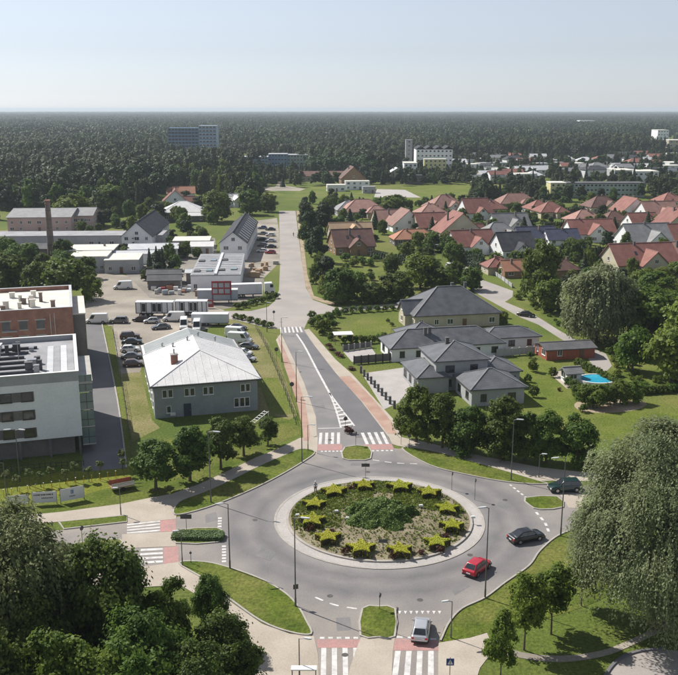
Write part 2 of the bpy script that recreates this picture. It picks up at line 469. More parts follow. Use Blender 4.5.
# --- roundabout island
k = MB(); b = MB()
ring = [Vector((*cpt(RA,a),0)) for a in range(0,361,5)]
struct(slab('apron', [cpt(RA,a) for a in range(0,360,5)], 'paving_grey', 0.07, world=True))
kerb([cpt(RA,a) for a in range(0,361,10)], w=0.3, z=0.09, n=2, world=True)
kerb([cpt(RI,a) for a in range(0,361,10)], w=0.35, z=0.24, n=2, world=True)
mat('soil_bed', (0.165,0.135,0.085), (0.27,0.235,0.155), rough=0.95, scale=0.45, fine=0.2, bump=0.6, bscale=5., world=True, detail=8)
bd = MB()                                                # gently domed bed
NR, NA = 10, 60
vs = [(RC.x, RC.y, 0.85)]
for i in range(1, NR+1):
    rr = (RI-0.1)*i/NR
    for a in range(NA):
        p = cpt(rr, 360*a/NA)
        vs.append((p[0], p[1], 0.19+0.66*(1-(i/NR)**2)+ (0.05*nrs.randn() if i < NR else 0)))
fs = [(0,1+a,1+(a+1)%NA) for a in range(NA)]
for i in range(NR-1):
    for a in range(NA):
        p, q = 1+i*NA+a, 1+i*NA+(a+1)%NA
        fs.append((p,p+NA,q+NA,q))
bd.add(vs, fs)
struct(bd.build('planting_bed', 'soil_bed', smooth=True))

# --- other ground areas
slab('gravel_yard', [(94,268),(128,276),(150,298),(205,304),(224,310),(224,318.5),(205,330),(150,345),(140,372),(119,374),(113,330),(104,322),(84,322),(86,300)], 'gravel', 0.014)
mat('yard_dirt', (0.16,0.145,0.125), (0.27,0.245,0.21), rough=0.95, scale=0.08, fine=0.2, bump=0.4, bscale=2.5, world=True, detail=8)
slab('dirt_yard', [(118,262),(160,256),(205,254),(248,252),(264,280),(262,302),(224,309),(205,305),(150,299),(128,277)], 'yard_dirt', 0.010)
slab('industrial_yard', [(-30,300),(-30,236),(0,231),(80,227),(120,232),(168,236),(215,238),(217,254),(160,257),(119,263),(95,271),(60,292)], 'yard_dirt', 0.008)
slab('driveway', [(86,324),(101.5,324),(113,379),(120,419),(126,468),(82,472),(84,430),(90,380)], 'asphalt_dark', 0.03)
kerb([(102,324),(113.5,379),(120.5,419),(126.5,468)], w=0.25, n=2)
slab('strip_lawn', [(104,326),(112,326),(119,370),(128,430),(132,462),(127.5,466),(121.5,419),(114.5,379)], 'lawn', 0.02)
slab('worn_lawn', [(120,374),(141,372),(152,420),(160,428),(132,442),(127,415)], 'dry_grass', 0.012)
slab('worn_lawn', [(225,318),(258,327),(280,360),(297,415),(290,420),(256,410),(258,380),(245,345),(236,335)], 'dry_grass', 0.012)
slab('bright_lawn', [(0,470),(60,466),(128,463),(165,440),(255,412),(298,410),(300,434),(250,458),(200,480),(165,493),(120,503),(60,511),(0,518)], 'verge', 0.010)
slab('yellow_meadow', [(-20,492),(0,480),(60,473),(128,466),(134,474),(118,486),(85,494),(40,498),(-20,502)], 'yellow_meadow', 0.016)
slab('bright_lawn', [(258,378),(277,378),(297,414),(270,415)], 'lawn', 0.016)
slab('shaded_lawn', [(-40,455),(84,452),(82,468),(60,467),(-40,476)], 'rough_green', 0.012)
slab('paved_yard', [(362,373.5),(408,367),(418,385),(414,396),(384,409.5)], 'paving_grey', 0.03)
slab('paved_yard', [(343,351.5),(371,347.5),(379,358),(352,362)], 'paving_grey', 0.03)
slab('oval_lawn', [(353,335),(352,327),(358,320),(370,317.5),(383,319),(391,325),(390,334),(380,340),(362,341)], 'lawn', 0.03, n=3)
slab('garden_lawn', [(512,362),(556,360),(572,380),(578,392),(588,405),(640,404),(690,396),(690,440),(610,440),(560,430),(515,408)], 'lawn', 0.011)
slab('terrace', [(549,373),(560,371),(583,375),(583,383),(572,384),(567,389)], 'paving', 0.03)
slab('tree_bed', [(577,402),(600,399),(645,402),(636,410),(600,413),(577,409)], 'dirt', 0.02, n=3)
slab('side_street', [(452,262),(461,271),(475,292.5),(495,303.5),(519.6,317),(539,325),(560,338.5),(585,352),(592,366),(606,372),(612,366),(606,354),(585,345),(560,331),(541,319),(522,309),(505,302),(512.6,297),(513,291),(482.5,280),(470,270),(458,258)], 'asphalt_old', 0.03)
slab('green_meadow', [(505,301),(514,292),(560,300),(640,320),(700,330),(700,392),(640,396),(612,380),(612,360),(585,343),(541,318)], 'meadow', 0.009)
slab('green_meadow', [(330,262),(390,252),(400,270),(395,290),(345,305),(325,296)], 'meadow', 0.009)
slab('sports_field', [(395,203),(402,186),(470,184),(480,193),(470,203)], 'lawn', 0.06)
slab('sports_field', [(250,198),(262,188),(375,186),(372,199)], 'meadow', 0.05)
slab('skate_park', [(374,197.3),(377,189.3),(405,190),(421,197.8)], 'paving_grey', 0.10)
slab('sand_track', [(243,188.5),(275,187),(279,182),(276,177),(280,175),(284,180),(286,186),(306,189),(300,191),(270,191)], 'gravel', 0.08)
slab('car_park', [(246,222),(277,218),(279,232),(280,262),(262,280),(246,275)], 'gravel', 0.012)
slab('turning_circle', [(604,690),(611,668),(626,656),(650,651),(690,652),(760,670),(760,720),(600,720)], 'asphalt_old', 0.03, n=4)
kerb([(600,690),(609,670),(622,658),(640,651.5),(665,649)], w=0.3, z=0.18, m='asphalt_dark')

# --- road markings
def paint(px_list, m='paint_white', z=0.034, name='road_marking'):
    b = MB()
    for q in px_list:
        P = gpts(q)
        b.prism([(p.x,p.y) for p in P], z-0.004, z)
    return struct(b.build(name, m))
def stripes(A, B, C, D, n, fill=0.5, **k):
    """n stripes between the side A-B and the side D-C, each running from AB to DC"""
    out = []
    A, B, C, D = [Vector(p) for p in (A,B,C,D)]
    for i in range(n):
        t0 = (i+0.5-fill/2)/n; t1 = (i+0.5+fill/2)/n
        out.append([tuple(A.lerp(B,t0)), tuple(A.lerp(B,t1)), tuple(D.lerp(C,t1)), tuple(D.lerp(C,t0))])
    return out
for q in stripes((318.5,648),(361,648),(363,690),(317.5,690),4,0.48): paint([q])
for q in stripes((392.5,651),(436.5,651),(437,690),(387,690),4,0.5): paint([q])
paint([[(316,639.5),(360.8,639.5),(361,648),(318,648)], [(393.5,638.5),(439,641),(438.5,650.5),(392.8,650.5)]], 'paint_red')
for q in stripes((318,433),(341.5,432.5),(341.5,444),(317,444.5),4,0.5): paint([q])
for q in stripes((359,433),(385,432),(391,444),(364,444.5),4,0.5): paint([q])
paint([[(317,444.6),(342,444.2),(342.5,450.3),(316,450.5)], [(363.5,444.6),(391.5,444.2),(394,449.5),(366,450)]], 'paint_red')
for q in stripes((279.5,333.2),(304,332.2),(301.5,326.8),(279,327.2),6,0.5): paint([q])
for q in stripes((127,523.5),(127,534.5),(160,532),(160,519.5),4,0.5): paint([q])
for q in stripes((141,548),(139,565),(163,563.5),(163,547),4,0.5): paint([q])
paint([[(160,519.3),(176,517.8),(176,531.2),(160,532)], [(163.5,547.3),(178.5,546.4),(179,563),(163.5,563.8)]], 'paint_red')
def dashes(px, n, w, z=0.034, fill=0.55):
    P = smooth_line(gpts(px), 12)
    d = [0.]
    for i in range(1,len(P)): d.append(d[-1]+(P[i]-P[i-1]).length)
    def at(s):
        s = min(max(s,0),d[-1])
        for i in range(1,len(P)):
            if d[i] >= s: return P[i-1].lerp(P[i], (s-d[i-1])/max(d[i]-d[i-1],1e-6))
        return P[-1]
    for i in range(n):
        a = (i+0.5-fill/2)/n*d[-1]; b = (i+0.5+fill/2)/n*d[-1]
        mb = MB(); ribbon(mb, [at(a+(b-a)*k/3) for k in range(4)], w, z-0.004, z)
        struct(mb.build('road_marking','paint_white'))
for q in ([(320,451.5),(343,451.2)], [(366,451),(394,450.5)]): dashes(q, 6, 0.5)
dashes([(220,517),(219.5,528)], 4, 0.5); dashes([(224,545),(224,563)], 6, 0.5)
dashes([(509,484),(519,492),(528,499)], 5, 0.3)
dashes([(535,511),(545,523),(549,533)], 4, 0.35)
dashes([(312,596),(335,605),(361,609.5)], 3, 0.25)
dashes([(370,459.6),(395,463),(420,464)], 4, 0.22)
dashes([(318,638),(360,638)], 5, 0.35); dashes([(394,637),(439,639.5)], 4, 0.35)
for i in range(8):                                        # give-way teeth
    x = 398+i*5.7
    if i == 3 or i == 4: pass
    paint([[(x,611),(x+3.4,611),(x+1.7,614.2)]])
# centre line of the north road, splitting into a hatched wedge
def line(px, w, **k):
    mb = MB(); ribbon(mb, smooth_line(gpts(px), 5), w, 0.030, 0.036); return struct(mb.build('road_marking','paint_white'))
line([(296.5,334),(305,347),(317,370),(329.5,393)], 0.42)
line([(329.5,393),(336,410),(341,428)], 0.30)
line([(329.5,393),(342,410),(354.5,426)], 0.30)
for i in range(9):
    t = (i+1.2)/10
    a = Vector((329.5,393)).lerp(Vector((341,428)), t); b = Vector((329.5,393)).lerp(Vector((354.5,426)), t)
    a2 = a+Vector((0,1.5)); b2 = b+Vector((0,1.5))
    paint([[tuple(a),tuple(b),tuple(b2),tuple(a2)]])
line([(318,428.5),(341,428)], 0.25)
# repaired patches, seams and covers
mat('asphalt_patch', (0.155,0.15,0.155), (0.20,0.192,0.19), rough=0.85, scale=0.4, fine=0.1, bump=0.15, bscale=6., world=True, detail=6)
for q in ([(352,462.5),(368,463),(367,466),(350,465.5)],[(262,548),(276,553),(270,561),(255,556)],[(450,590),(466,582),(470,586),(455,595)],[(500,500),(512,506),(508,511),(496,505)],[(336,618),(350,617),(351,630),(337,631)],[(312,400),(322,399),(327,412),(316,413)],[(205,515),(216,512),(218,520),(206,523)]):
    paint([q],'asphalt_patch',0.030,'repair_patch')
def cover(x, y):
    p = G(x,y); b = MB(); b.prism([(p.x+0.34*math.cos(a/16*6.283),p.y+0.34*math.sin(a/16*6.283)) for a in range(16)],0.02,0.036); struct(b.build('manhole_cover','concrete_dark_road'))
mat('concrete_dark_road',(0.06,0.058,0.055),(0.09,0.085,0.08),rough=0.7,scale=3.)
for x,y in ((368,472),(300,500),(255,520),(330,596),(470,555),(505,500),(420,600),(330,440),(300,372),(345,655)): cover(x,y)
# ================================================================ foliage
leafmat('leaf_dark', (0.050,0.092,0.014), (0.160,0.225,0.038), transl=0.48)
leafmat('leaf_mid', (0.074,0.126,0.016), (0.195,0.265,0.040), transl=0.48)
leafmat('leaf_bright', (0.090,0.140,0.018), (0.205,0.260,0.040), transl=0.45)
leafmat('leaf_willow', (0.105,0.135,0.055), (0.300,0.335,0.175), hue=0.01, rand=0.08, transl=0.38)
leafmat('leaf_willow_green', (0.095,0.130,0.040), (0.230,0.265,0.100), hue=0.01, rand=0.08, transl=0.38)
leafmat('leaf_conifer', (0.018,0.040,0.013), (0.052,0.084,0.027), transl=0.15)
leafmat('leaf_forest', (0.017,0.036,0.010), (0.055,0.086,0.020), rand=0.36, hue=0.03, transl=0.22)
leafmat('leaf_forest_pale', (0.042,0.072,0.018), (0.110,0.150,0.036), rand=0.28, hue=0.03, transl=0.3)
leafmat('leaf_yellow', (0.27,0.29,0.015), (0.50,0.51,0.035), hue=0.008, rand=0.06, transl=0.2)
leafmat('leaf_juniper', (0.075,0.125,0.024), (0.170,0.235,0.050), hue=0.01, rand=0.05, transl=0.2)
leafmat('leaf_hedge', (0.055,0.100,0.030), (0.140,0.200,0.065), hue=0.01, rand=0.1, transl=0.2)
leafmat('leaf_red', (0.05,0.018,0.014), (0.13,0.05,0.03), hue=0.01, rand=0.1)
leafmat('flower_mix', (0.10,0.14,0.03), (0.42,0.36,0.20), hue=0.05, rand=0.2)
mat('bark', (0.085,0.062,0.045), (0.14,0.11,0.085), rough=0.95, scale=6., fine=0.2, bscale=20.)
mat('bark_pale', (0.20,0.18,0.15), (0.30,0.27,0.23), rough=0.95, scale=6., fine=0.2, bscale=20.)

def unit(n):
    v = nrs.normal(size=(n,3)); return v/np.linalg.norm(v,axis=1,keepdims=True)
def cards(name, P, Nn, size, tint, m, aspect=1.0, long_dir=None, tri=False):
    """one small four-cornered leaf spray at each point P, facing Nn"""
    n = len(P)
    Nn = Nn/np.linalg.norm(Nn,axis=1,keepdims=True)
    ref = unit(n) if long_dir is None else long_dir
    U = np.cross(Nn, ref); U /= np.maximum(np.linalg.norm(U,axis=1,keepdims=True),1e-6)
    V = np.cross(Nn, U)
    s = np.asarray(size).reshape(-1,1)*np.ones((n,1))
    U = U*s*0.5; V = V*s*0.5*aspect
    # a kite: narrow at the tip
    vs = np.stack([P-V, P+U*0.95-V*0.1, P+V*1.1, P-U*0.95-V*0.1], axis=1).reshape(-1,3)
    me = bpy.data.meshes.new(name)
    me.vertices.add(4*n); me.vertices.foreach_set('co', vs.astype(np.float32).ravel())
    me.loops.add(4*n); me.loops.foreach_set('vertex_index', np.arange(4*n,dtype=np.int32))
    me.polygons.add(n); me.polygons.foreach_set('loop_start', np.arange(0,4*n,4,dtype=np.int32))
    me.update(calc_edges=True)
    a = me.attributes.new('tint','FLOAT','FACE'); a.data.foreach_set('value', np.clip(tint,0,1).astype(np.float32))
    me.materials.append(MATS[m])
    return me

def crown_points(nleaf, rx, rz, nb=26, br=(0.30,0.46), top=0.0, lower=-0.8, ns=10, sig=0.24):
    """points and normals of an uneven crown: clumps over the crown, twigs over each clump, leaves round each twig"""
    d = unit(nb*4); d = d[d[:,2] > lower][:nb]
    k = len(d)
    rad = nrs.uniform(0.48,0.80,size=(k,1))
    C = d*rad*np.array([rx,rx,rz])
    if top: C[:,:2] *= (1-top*np.clip(C[:,2:3]/rz,-0.5,1))
    r = nrs.uniform(*br,size=k)*rx
    w = r**2; w /= w.sum()
    # twigs
    nt_ = k*ns
    ti = np.repeat(np.arange(k), ns)
    u = unit(nt_); u[:,2] = np.where(u[:,2] < -0.5, -u[:,2], u[:,2])
    Tw = C[ti] + u*(r[ti]*nrs.uniform(0.55,1.05,size=nt_))[:,None]
    wt = w[ti]*nrs.uniform(0.6,1.4,size=nt_); wt /= wt.sum()
    li = nrs.choice(nt_, size=nleaf, p=wt)
    g = nrs.normal(size=(nleaf,3))*np.array([1,1,0.8])
    P = Tw[li] + g*(r[ti[li]]*sig)[:,None]
    out = P/np.array([rx,rx,rz])
    e = np.linalg.norm(out,axis=1)
    keep = (e > 0.42) | (nrs.rand(nleaf) < 0.35)
    P, li, out, g = P[keep], li[keep], out[keep], g[keep]
    Nn = 0.45*u[li] + 0.4*out + 0.2*g + 0.75*unit(len(P)) + np.array([0,0,0.3])
    bt = nrs.uniform(-0.16,0.16,size=k); tt = nrs.uniform(-0.15,0.15,size=nt_)
    tint = 0.5 + bt[ti[li]] + tt[li] + nrs.normal(0,0.16,size=len(P))
    return P, Nn, tint, C, r

def limbs(mb, H, cz, C, trunk_r, nl=7, fork=0.35, m=None, lean=0.0):
    """a tapered trunk with limbs reaching into the crown's clumps"""
    z0 = cz*fork*1.1
    pts = [Vector((0,0,-0.3)), Vector((nrs.normal(0,.03)*H*.1,nrs.normal(0,.03)*H*.1,z0)), Vector((nrs.normal(0,.1),nrs.normal(0,.1),cz))]
    mb.tube(pts[0], pts[1], trunk_r*1.25, trunk_r*0.8, 8, m)
    mb.tube(pts[1], pts[2], trunk_r*0.8, trunk_r*0.35, 7, m)
    sel = nrs.permutation(len(C))[:nl]
    for j in sel:
        e = Vector(C[j]) + Vector((0,0,cz))
        s = pts[1].lerp(pts[2], nrs.uniform(0.0,0.75))
        mid = s.lerp(e,0.5) + Vector((0,0,-0.1*H*0.1))
        mb.tube(s, mid, trunk_r*0.42, trunk_r*0.27, 5, m, cap=False)
        mb.tube(mid, e, trunk_r*0.27, trunk_r*0.08, 5, m, cap=False)

def broadleaf(key, H, width, nleaf, size, m, low=0.18, nb=26, top=0.15, bark='bark', br=(0.30,0.46), trunk=None):
    """prototype meshes of one broad-leaved tree: (trunk mesh, crown mesh)"""
    rz = H*(1-low)/2; cz = H*low + rz
    P, Nn, tint, C, r = crown_points(nleaf, width/2*0.88, rz*1.0, nb=nb, top=top, br=br)
    P = P + np.array([0,0,cz])
    ok = P[:,2] > 0.25
    me = cards(key+'_crown', P[ok], Nn[ok], size*nrs.uniform(0.6,1.35,size=ok.sum()), tint[ok], m, aspect=1.25)
    tb = MB(); limbs(tb, H, cz, C, trunk or H*0.020+0.03)
    return tb.mesh(key+'_trunk', bark, smooth=True), me

def willow(key, H, width, nstrand, m, leaf=0.30, step=0.17, bark='bark'):
    """weeping crown: a full rounded mass of clumps, each shedding hanging strands of narrow leaves"""
    rx = width/2
    nb = 100
    d = unit(nb*4); d = d[d[:,2] > -0.80][:nb]
    cz = H*0.53; rz = H*0.47
    C = d*nrs.uniform(0.66,0.94,size=(nb,1))*np.array([rx,rx,rz]); C[:,2] += cz
    br = nrs.uniform(0.10,0.19,size=nb)*width
    bi = nrs.randint(nb,size=nstrand)
    u = unit(nstrand); u[:,2] = np.abs(u[:,2])*0.9-0.1
    A = C[bi] + u*(br[bi]*nrs.uniform(0.5,1.0,size=nstrand))[:,None]
    A[:,2] = np.clip(A[:,2], 1.0, H*0.99)
    out = A.copy(); out[:,2] = 0; out /= np.maximum(np.linalg.norm(out,axis=1,keepdims=True),0.4)
    Ln = nrs.uniform(0.06,0.22,size=nstrand)*H
    Ln = np.minimum(Ln, np.maximum(A[:,2]-nrs.uniform(0.1,1.2,size=nstrand),0.4))
    Ps, Ts, Ds = [], [], []
    st = nrs.normal(0,0.14,size=nstrand); bt = nrs.uniform(-0.22,0.22,size=nb)
    for i in range(int(Ln.max()/step)+1):
        s = (i+nrs.rand(nstrand))*step
        ok = s < Ln
        q = s/np.maximum(Ln,0.1)
        pos = A + out*(np.sin(np.clip(q,0,1)*1.5)*0.5)[:,None] + np.array([0,0,1])*(0.25*np.sin(np.clip(q,0,1)*3.1)-s*(0.25+0.75*q))[:,None]
        pos += nrs.normal(0,0.10,size=pos.shape)
        Ps.append(pos[ok]); Ts.append((0.5+st+bt[bi]+nrs.normal(0,0.16,size=nstrand))[ok])
        dd = out*0.6*(1-q)[:,None] + np.array([0,0,-1.]) + nrs.normal(0,0.3,size=pos.shape)
        Ds.append(dd[ok])
    P = np.vstack(Ps); T = np.concatenate(Ts); D = np.vstack(Ds)
    Nn = P-np.array([0,0,cz*0.7]); Nn = Nn/np.linalg.norm(Nn,axis=1,keepdims=True)*0.8 + 0.7*unit(len(P)) + np.array([0,0,0.4])
    me = cards(key+'_crown', P, Nn, leaf*nrs.uniform(0.7,1.25,size=len(P)), T, m, aspect=1.7, long_dir=D)
    tb = MB(); limbs(tb, H, cz, C-np.array([0,0,cz]), H*0.028+0.05, nl=14, fork=0.3)
    return tb.mesh(key+'_trunk', bark, smooth=True), me

def conifer(key, H, width, nleaf, size, m, low=0.05, power=0.9):
    t = nrs.rand(nleaf)**0.62                                # more leaves low down
    z = H*(1-t*(1-low))
    rr = width/2*(t**power)*(0.72+0.34*nrs.rand(nleaf))*(0.86+0.14*np.sin(z*9.0/ max(H*0.16,0.5)))
    a = nrs.rand(nleaf)*2*np.pi
    P = np.stack([rr*np.cos(a), rr*np.sin(a), z-rr*0.12],axis=1)
    Nn = np.stack([np.cos(a),np.sin(a),0.55*np.ones(nleaf)],axis=1) + 0.5*unit(nleaf)
    me = cards(key+'_crown', P, Nn, size*nrs.uniform(0.6,1.3,size=nleaf), 0.5+nrs.normal(0,0.22,size=nleaf), m, aspect=1.5)
    tb = MB(); tb.tube((0,0,-0.2),(0,0,H*0.9), H*0.016+0.03, 0.02, 6)
    return tb.mesh(key+'_trunk','bark',smooth=True), me

PROTO = {}
def proto(key, tm): PROTO[key] = tm
# near trees: dense leaf counts
for i in range(3): proto('near%d'%i, broadleaf('near_tree', 10, 8.4, 44000, 0.20, 'leaf_dark', low=0.06, nb=40, top=(0.15,0.35,0.5)[i], br=(0.22,0.40)))
proto('nearb', broadleaf('near_bright_tree', 10, 7.5, 40000, 0.20, 'leaf_mid', low=0.05, nb=40, top=0.30, br=(0.20,0.36)))
proto('young0', broadleaf('young_tree', 7, 4.6, 11000, 0.19, 'leaf_mid', low=0.14, nb=22, top=0.25, trunk=0.09))
proto('young1', broadleaf('young_tree', 7, 4.6, 9500, 0.19, 'leaf_mid', low=0.16, nb=18, top=0.10, trunk=0.09))
# row and garden trees
for i in range(2): proto('rowt%d'%i, broadleaf('row_tree', 9, 6.6, 16000, 0.25, 'leaf_dark', low=0.03, nb=32, top=(0.15,0.3)[i], br=(0.24,0.40)))
for i in range(4): proto('row%d'%i, broadleaf('row_tree', 9, 6.6, 17000, 0.25, 'leaf_dark', low=-0.14, nb=40, top=(0.1,0.3,0.2,0.4)[i], br=(0.26,0.42)))
for i in range(3): proto('mid%d'%i, broadleaf('garden_tree', 10, 8, 10500, 0.40, ('leaf_dark','leaf_mid','leaf_bright')[i], low=-0.12, nb=30, top=(0.15,0.3,0.2)[i]))
proto('mid3', broadleaf('garden_tree', 12, 7, 9000, 0.40, 'leaf_forest', low=-0.1, nb=28, top=0.3))
# far single trees
for i in range(4): proto('far%d'%i, broadleaf('wood_tree', 15, 9.5, 3000, 0.80, ('leaf_forest','leaf_forest','leaf_forest_pale','leaf_mid')[i], low=-0.1, nb=24, top=(0.1,0.4,0.2,0.2)[i]))
proto('farc', conifer('spruce', 15, 6, 2000, 0.8, 'leaf_conifer'))
proto('willow', willow('silver_willow', 21, 17, 19500, 'leaf_willow', leaf=0.155, step=0.22))
proto('willow2', willow('green_willow', 17, 14, 10500, 'leaf_willow_green', leaf=0.19, step=0.2))
proto('willow3', willow('far_willow', 18, 16, 5500, 'leaf_willow', leaf=0.38, step=0.45))
proto('spruce', conifer('spruce', 8, 3.4, 2200, 0.36, 'leaf_conifer'))
proto('thuja', conifer('thuja', 3.2, 1.1, 500, 0.3, 'leaf_conifer', low=0.0, power=0.45))
for i in range(3): proto('bush%d'%i, broadleaf('bush', 2.2, 2.8, 1500, 0.20, ('leaf_mid','leaf_dark','leaf_bright')[i], low=-0.25, nb=14, top=0.0, trunk=0.05))
proto('bushr', broadleaf('red_bush', 1.4, 1.8, 800, 0.15, 'leaf_red', low=-0.2, nb=10, top=0.0, trunk=0.04))
proto('ball', broadleaf('ball_tree', 3.0, 1.5, 900, 0.14, 'leaf_willow_green', low=0.62, nb=12, top=0.0, trunk=0.05))
PBASE = dict(near0=(10,8.4),near1=(10,8.4),near2=(10,8.4),nearb=(10,7.5),young0=(7,4.6),young1=(7,4.6),row0=(9,6.6),row1=(9,6.6),row2=(9,6.6),row3=(9,6.6),rowt0=(9,6.6),rowt1=(9,6.6),
             mid0=(10,8),mid1=(10,8),mid2=(10,8),mid3=(12,7),far0=(15,9.5),far1=(15,9.5),far2=(15,9.5),far3=(15,9.5),farc=(15,6),willow=(21,17),willow2=(17,14),willow3=(18,16),
             spruce=(8,3.4),thuja=(3.2,1.1),bush0=(2.2,2.8),bush1=(2.2,2.8),bush2=(2.2,2.8),bushr=(1.4,1.8),ball=(3.0,1.5))
TREES = []
def plant(kind, X, Y, H, width, label, name='tree', cat='tree', group=None, z=0.0, rot=None):
    t = thing(name, label, cat, (X,Y,z), rnd.uniform(0,6.28) if rot is None else rot, group)
    h0, w0 = PBASE[kind]
    t.scale = (width/w0, width/w0, H/h0)
    tm, cm = PROTO[kind]
    link('trunk', tm, t); link('crown', cm, t)
    TREES.append((X,Y,width/2))
    return t
def plant_px(kind, x, base, top, wpx, label, **k):
    """tree whose foot, top and crown width are read in photo pixels"""
    p = G(x, base)
    d = math.hypot(p.y*math.cos(TH)+HC*math.sin(TH), 0)
    return plant(kind, p.x, p.y, HT(x, base, top), wpx*d/F, label, **k)
# ---------------------------------------------------------------- trees one can point to
T = plant_px
T('willow', 657, 628, 425, 158, 'huge silvery weeping willow overhanging the turning circle at right', name='willow_tree')
T('willow2', 12, 692, 502, 150, 'pale green willow in the bottom left corner of the picture', name='willow_tree')
T('near0', 108, 690, 531, 118, 'largest dark broad-leaved tree in the bottom left clump')
T('nearb', 165, 690, 570, 74, 'lighter green upright tree right of the largest bottom left tree')
T('near1', 211, 643, 572, 42, 'small round dense tree nearest the south-west grass verge')
T('near2', 222, 700, 612, 84, 'dark spreading tree at the right end of the bottom left clump')
T('near1', 145, 745, 606, 110, 'dark tree at the bottom edge below the largest left tree')
T('nearb', 78, 780, 622, 120, 'pale green tree at the bottom edge between the left trees')
T('near2', 38, 730, 590, 105, 'very dark tree beneath the pale green willow')
T('near0', 200, 760, 640, 100, 'dark tree at the bottom edge beside the beige footpath')
T('near1', -10, 790, 620, 130, 'dark tree cut by the bottom left corner')
T('nearb', 128, 800, 648, 90, 'leafy tree crown lowest on the bottom edge at left')
T('young0', 500, 682, 611, 40, 'young tree standing beside the path at the bottom edge', group='young trees in the south-east lawn')
T('young1', 524, 650, 572, 52, 'young tree in front of the red car on the south-east lawn', group='young trees in the south-east lawn')
T('young0', 551, 634, 563, 52, 'middle young tree of the south-east lawn next to the willow', group='young trees in the south-east lawn')
T('young1', 581, 606, 552, 36, 'young tree half hidden by the silvery willow', group='young trees in the south-east lawn')
gr = 'row of dark trees along the north-west footpath'
for i,(x,b,t,w,l) in enumerate([(156,490,439,52,'leftmost dark round tree of the row below the grey office'),(190,481,424,50,'second tree of the row below the grey office, beside the tall lamp'),
    (221,469,417,42,'third tree of the row below the grey office'),(244,456,415,38,'fourth, slimmer tree of the row below the grey office'),(268,446,416,26,'smallest tree at the right end of the row below the office')]):
    T('rowt%d'%(i%2), x, b, t, w, l, group=gr)
gr = 'row of dark trees in front of the slate-roofed villa'
for i,(x,b,t,w,l) in enumerate([(416,442,378,44,'leftmost tree of the row in front of the slate villa'),(442,448,390,38,'second tree of the row in front of the slate villa'),
    (468,453,396,46,'third tree of the row in front of the slate villa'),(500,459,391,52,'tallest tree of the row in front of the slate villa'),(525,461,407,36,'dark narrow tree right of the tallest one in the villa row'),
    (546,463,408,40,'tree of the villa row next to the garden lawn'),(577,465,406,44,'rightmost tree of the villa row beside the willow')]):
    T('row%d'%((i+1)%4), x, b, t, w, l, group=gr)
for (k,x,b,t,w,l) in [
    ('mid0',340,303,262,38,'dark round tree at the corner of the side street'),
    ('mid0',372,303,279,28,'lower dark tree by the side street, right of the round one'),
    ('mid1',357,298,268,26,'grey-green tree between the two dark corner trees'),
    ('mid1',420,289,248,42,'big green tree behind the slate house with gable'),
    ('mid0',396,301,268,40,'dark tree touching the roof of the slate gabled house'),
    ('mid0',441,291,262,36,'dark tree right of the big green one behind the slate houses'),
    ('mid2',328,298,272,22,'bright green tree by the far road corner'),
    ('mid3',318,262,222,20,'slim dark tree at the left of the brown gabled house'),
    ('mid3',310,245,206,20,'tall dark tree lining the far road, nearest its end'),
    ('mid3',306,232,198,18,'tall dark tree at the end of the far road'),
    ('mid3',325,235,198,22,'dark tree behind the slim one by the brown house'),
    ('mid2',316,284,262,16,'small bright tree beside the dirt footway'),
    ('mid1',540,305,232,46,'tall grey-green tree in front of the navy-roofed house'),
    ('mid2',546,312,276,34,'bright green tree beside the side street'),
    ('willow3',597,342,263,70,'big silvery round willow in the meadow'),
    ('mid2',650,345,283,60,'bright green broad tree right of the meadow willow'),
    ('mid2',670,385,318,60,'bright leafy tree at the right edge of the meadow'),
    ('mid1',632,372,320,40,'green tree below the meadow willow at right'),
    ('mid2',690,360,290,60,'bright tree cut by the right picture edge'),
    ('mid1',655,300,268,40,'tree between the meadow and the red-roofed houses'),
    ('mid2',70,300,256,50,'bright green tree left of the gravel yard'),
    ('mid0',40,296,257,36,'darker tree left of the bright one behind the brick shell'),
    ('mid1',92,301,272,26,'dark green tree at the edge of the gravel yard'),
    ('mid0',8,290,248,44,'dark tree cut by the left picture edge behind the brick shell'),
    ('mid1',217,222,186,36,'big green tree between the two solar-roofed houses'),
    ('mid1',72,224,190,44,'big tree right behind the pink hall'),
    ('mid2',105,214,203,10,'small yellow-green tree in front of the dark wood'),
    ('mid0',110,214,180,40,'dark tree behind the small yellow-green one'),
    ('mid0',268,212,190,20,'dark tree at the head of the far road'),
    ('mid0',250,215,186,26,'dark tree behind the long solar roof'),
    ('mid1',394,213,192,30,'round green tree in front of the pale skate park'),
    ('mid1',375,212,196,20,'smaller tree left of the one by the skate park'),
    ('spruce',150,272,248,9,'left one of three dark spruces by the white gabled house'),
    ('spruce',157,271,246,9,'middle one of three dark spruces by the white gabled house'),
    ('spruce',163,271,247,9,'right one of three dark spruces by the white gabled house'),
    ('mid0',170,262,240,14,'dark tree behind the three spruces'),
    ('mid1',184,258,240,16,'tree in the garden between the two long houses'),
    ('mid2',176,281,266,10,'little tree beside the grey sheds'),
    ]: T(k,x,b,t,w,l, name='spruce_tree' if k=='spruce' else 'willow_tree' if k=='willow3' else 'tree')
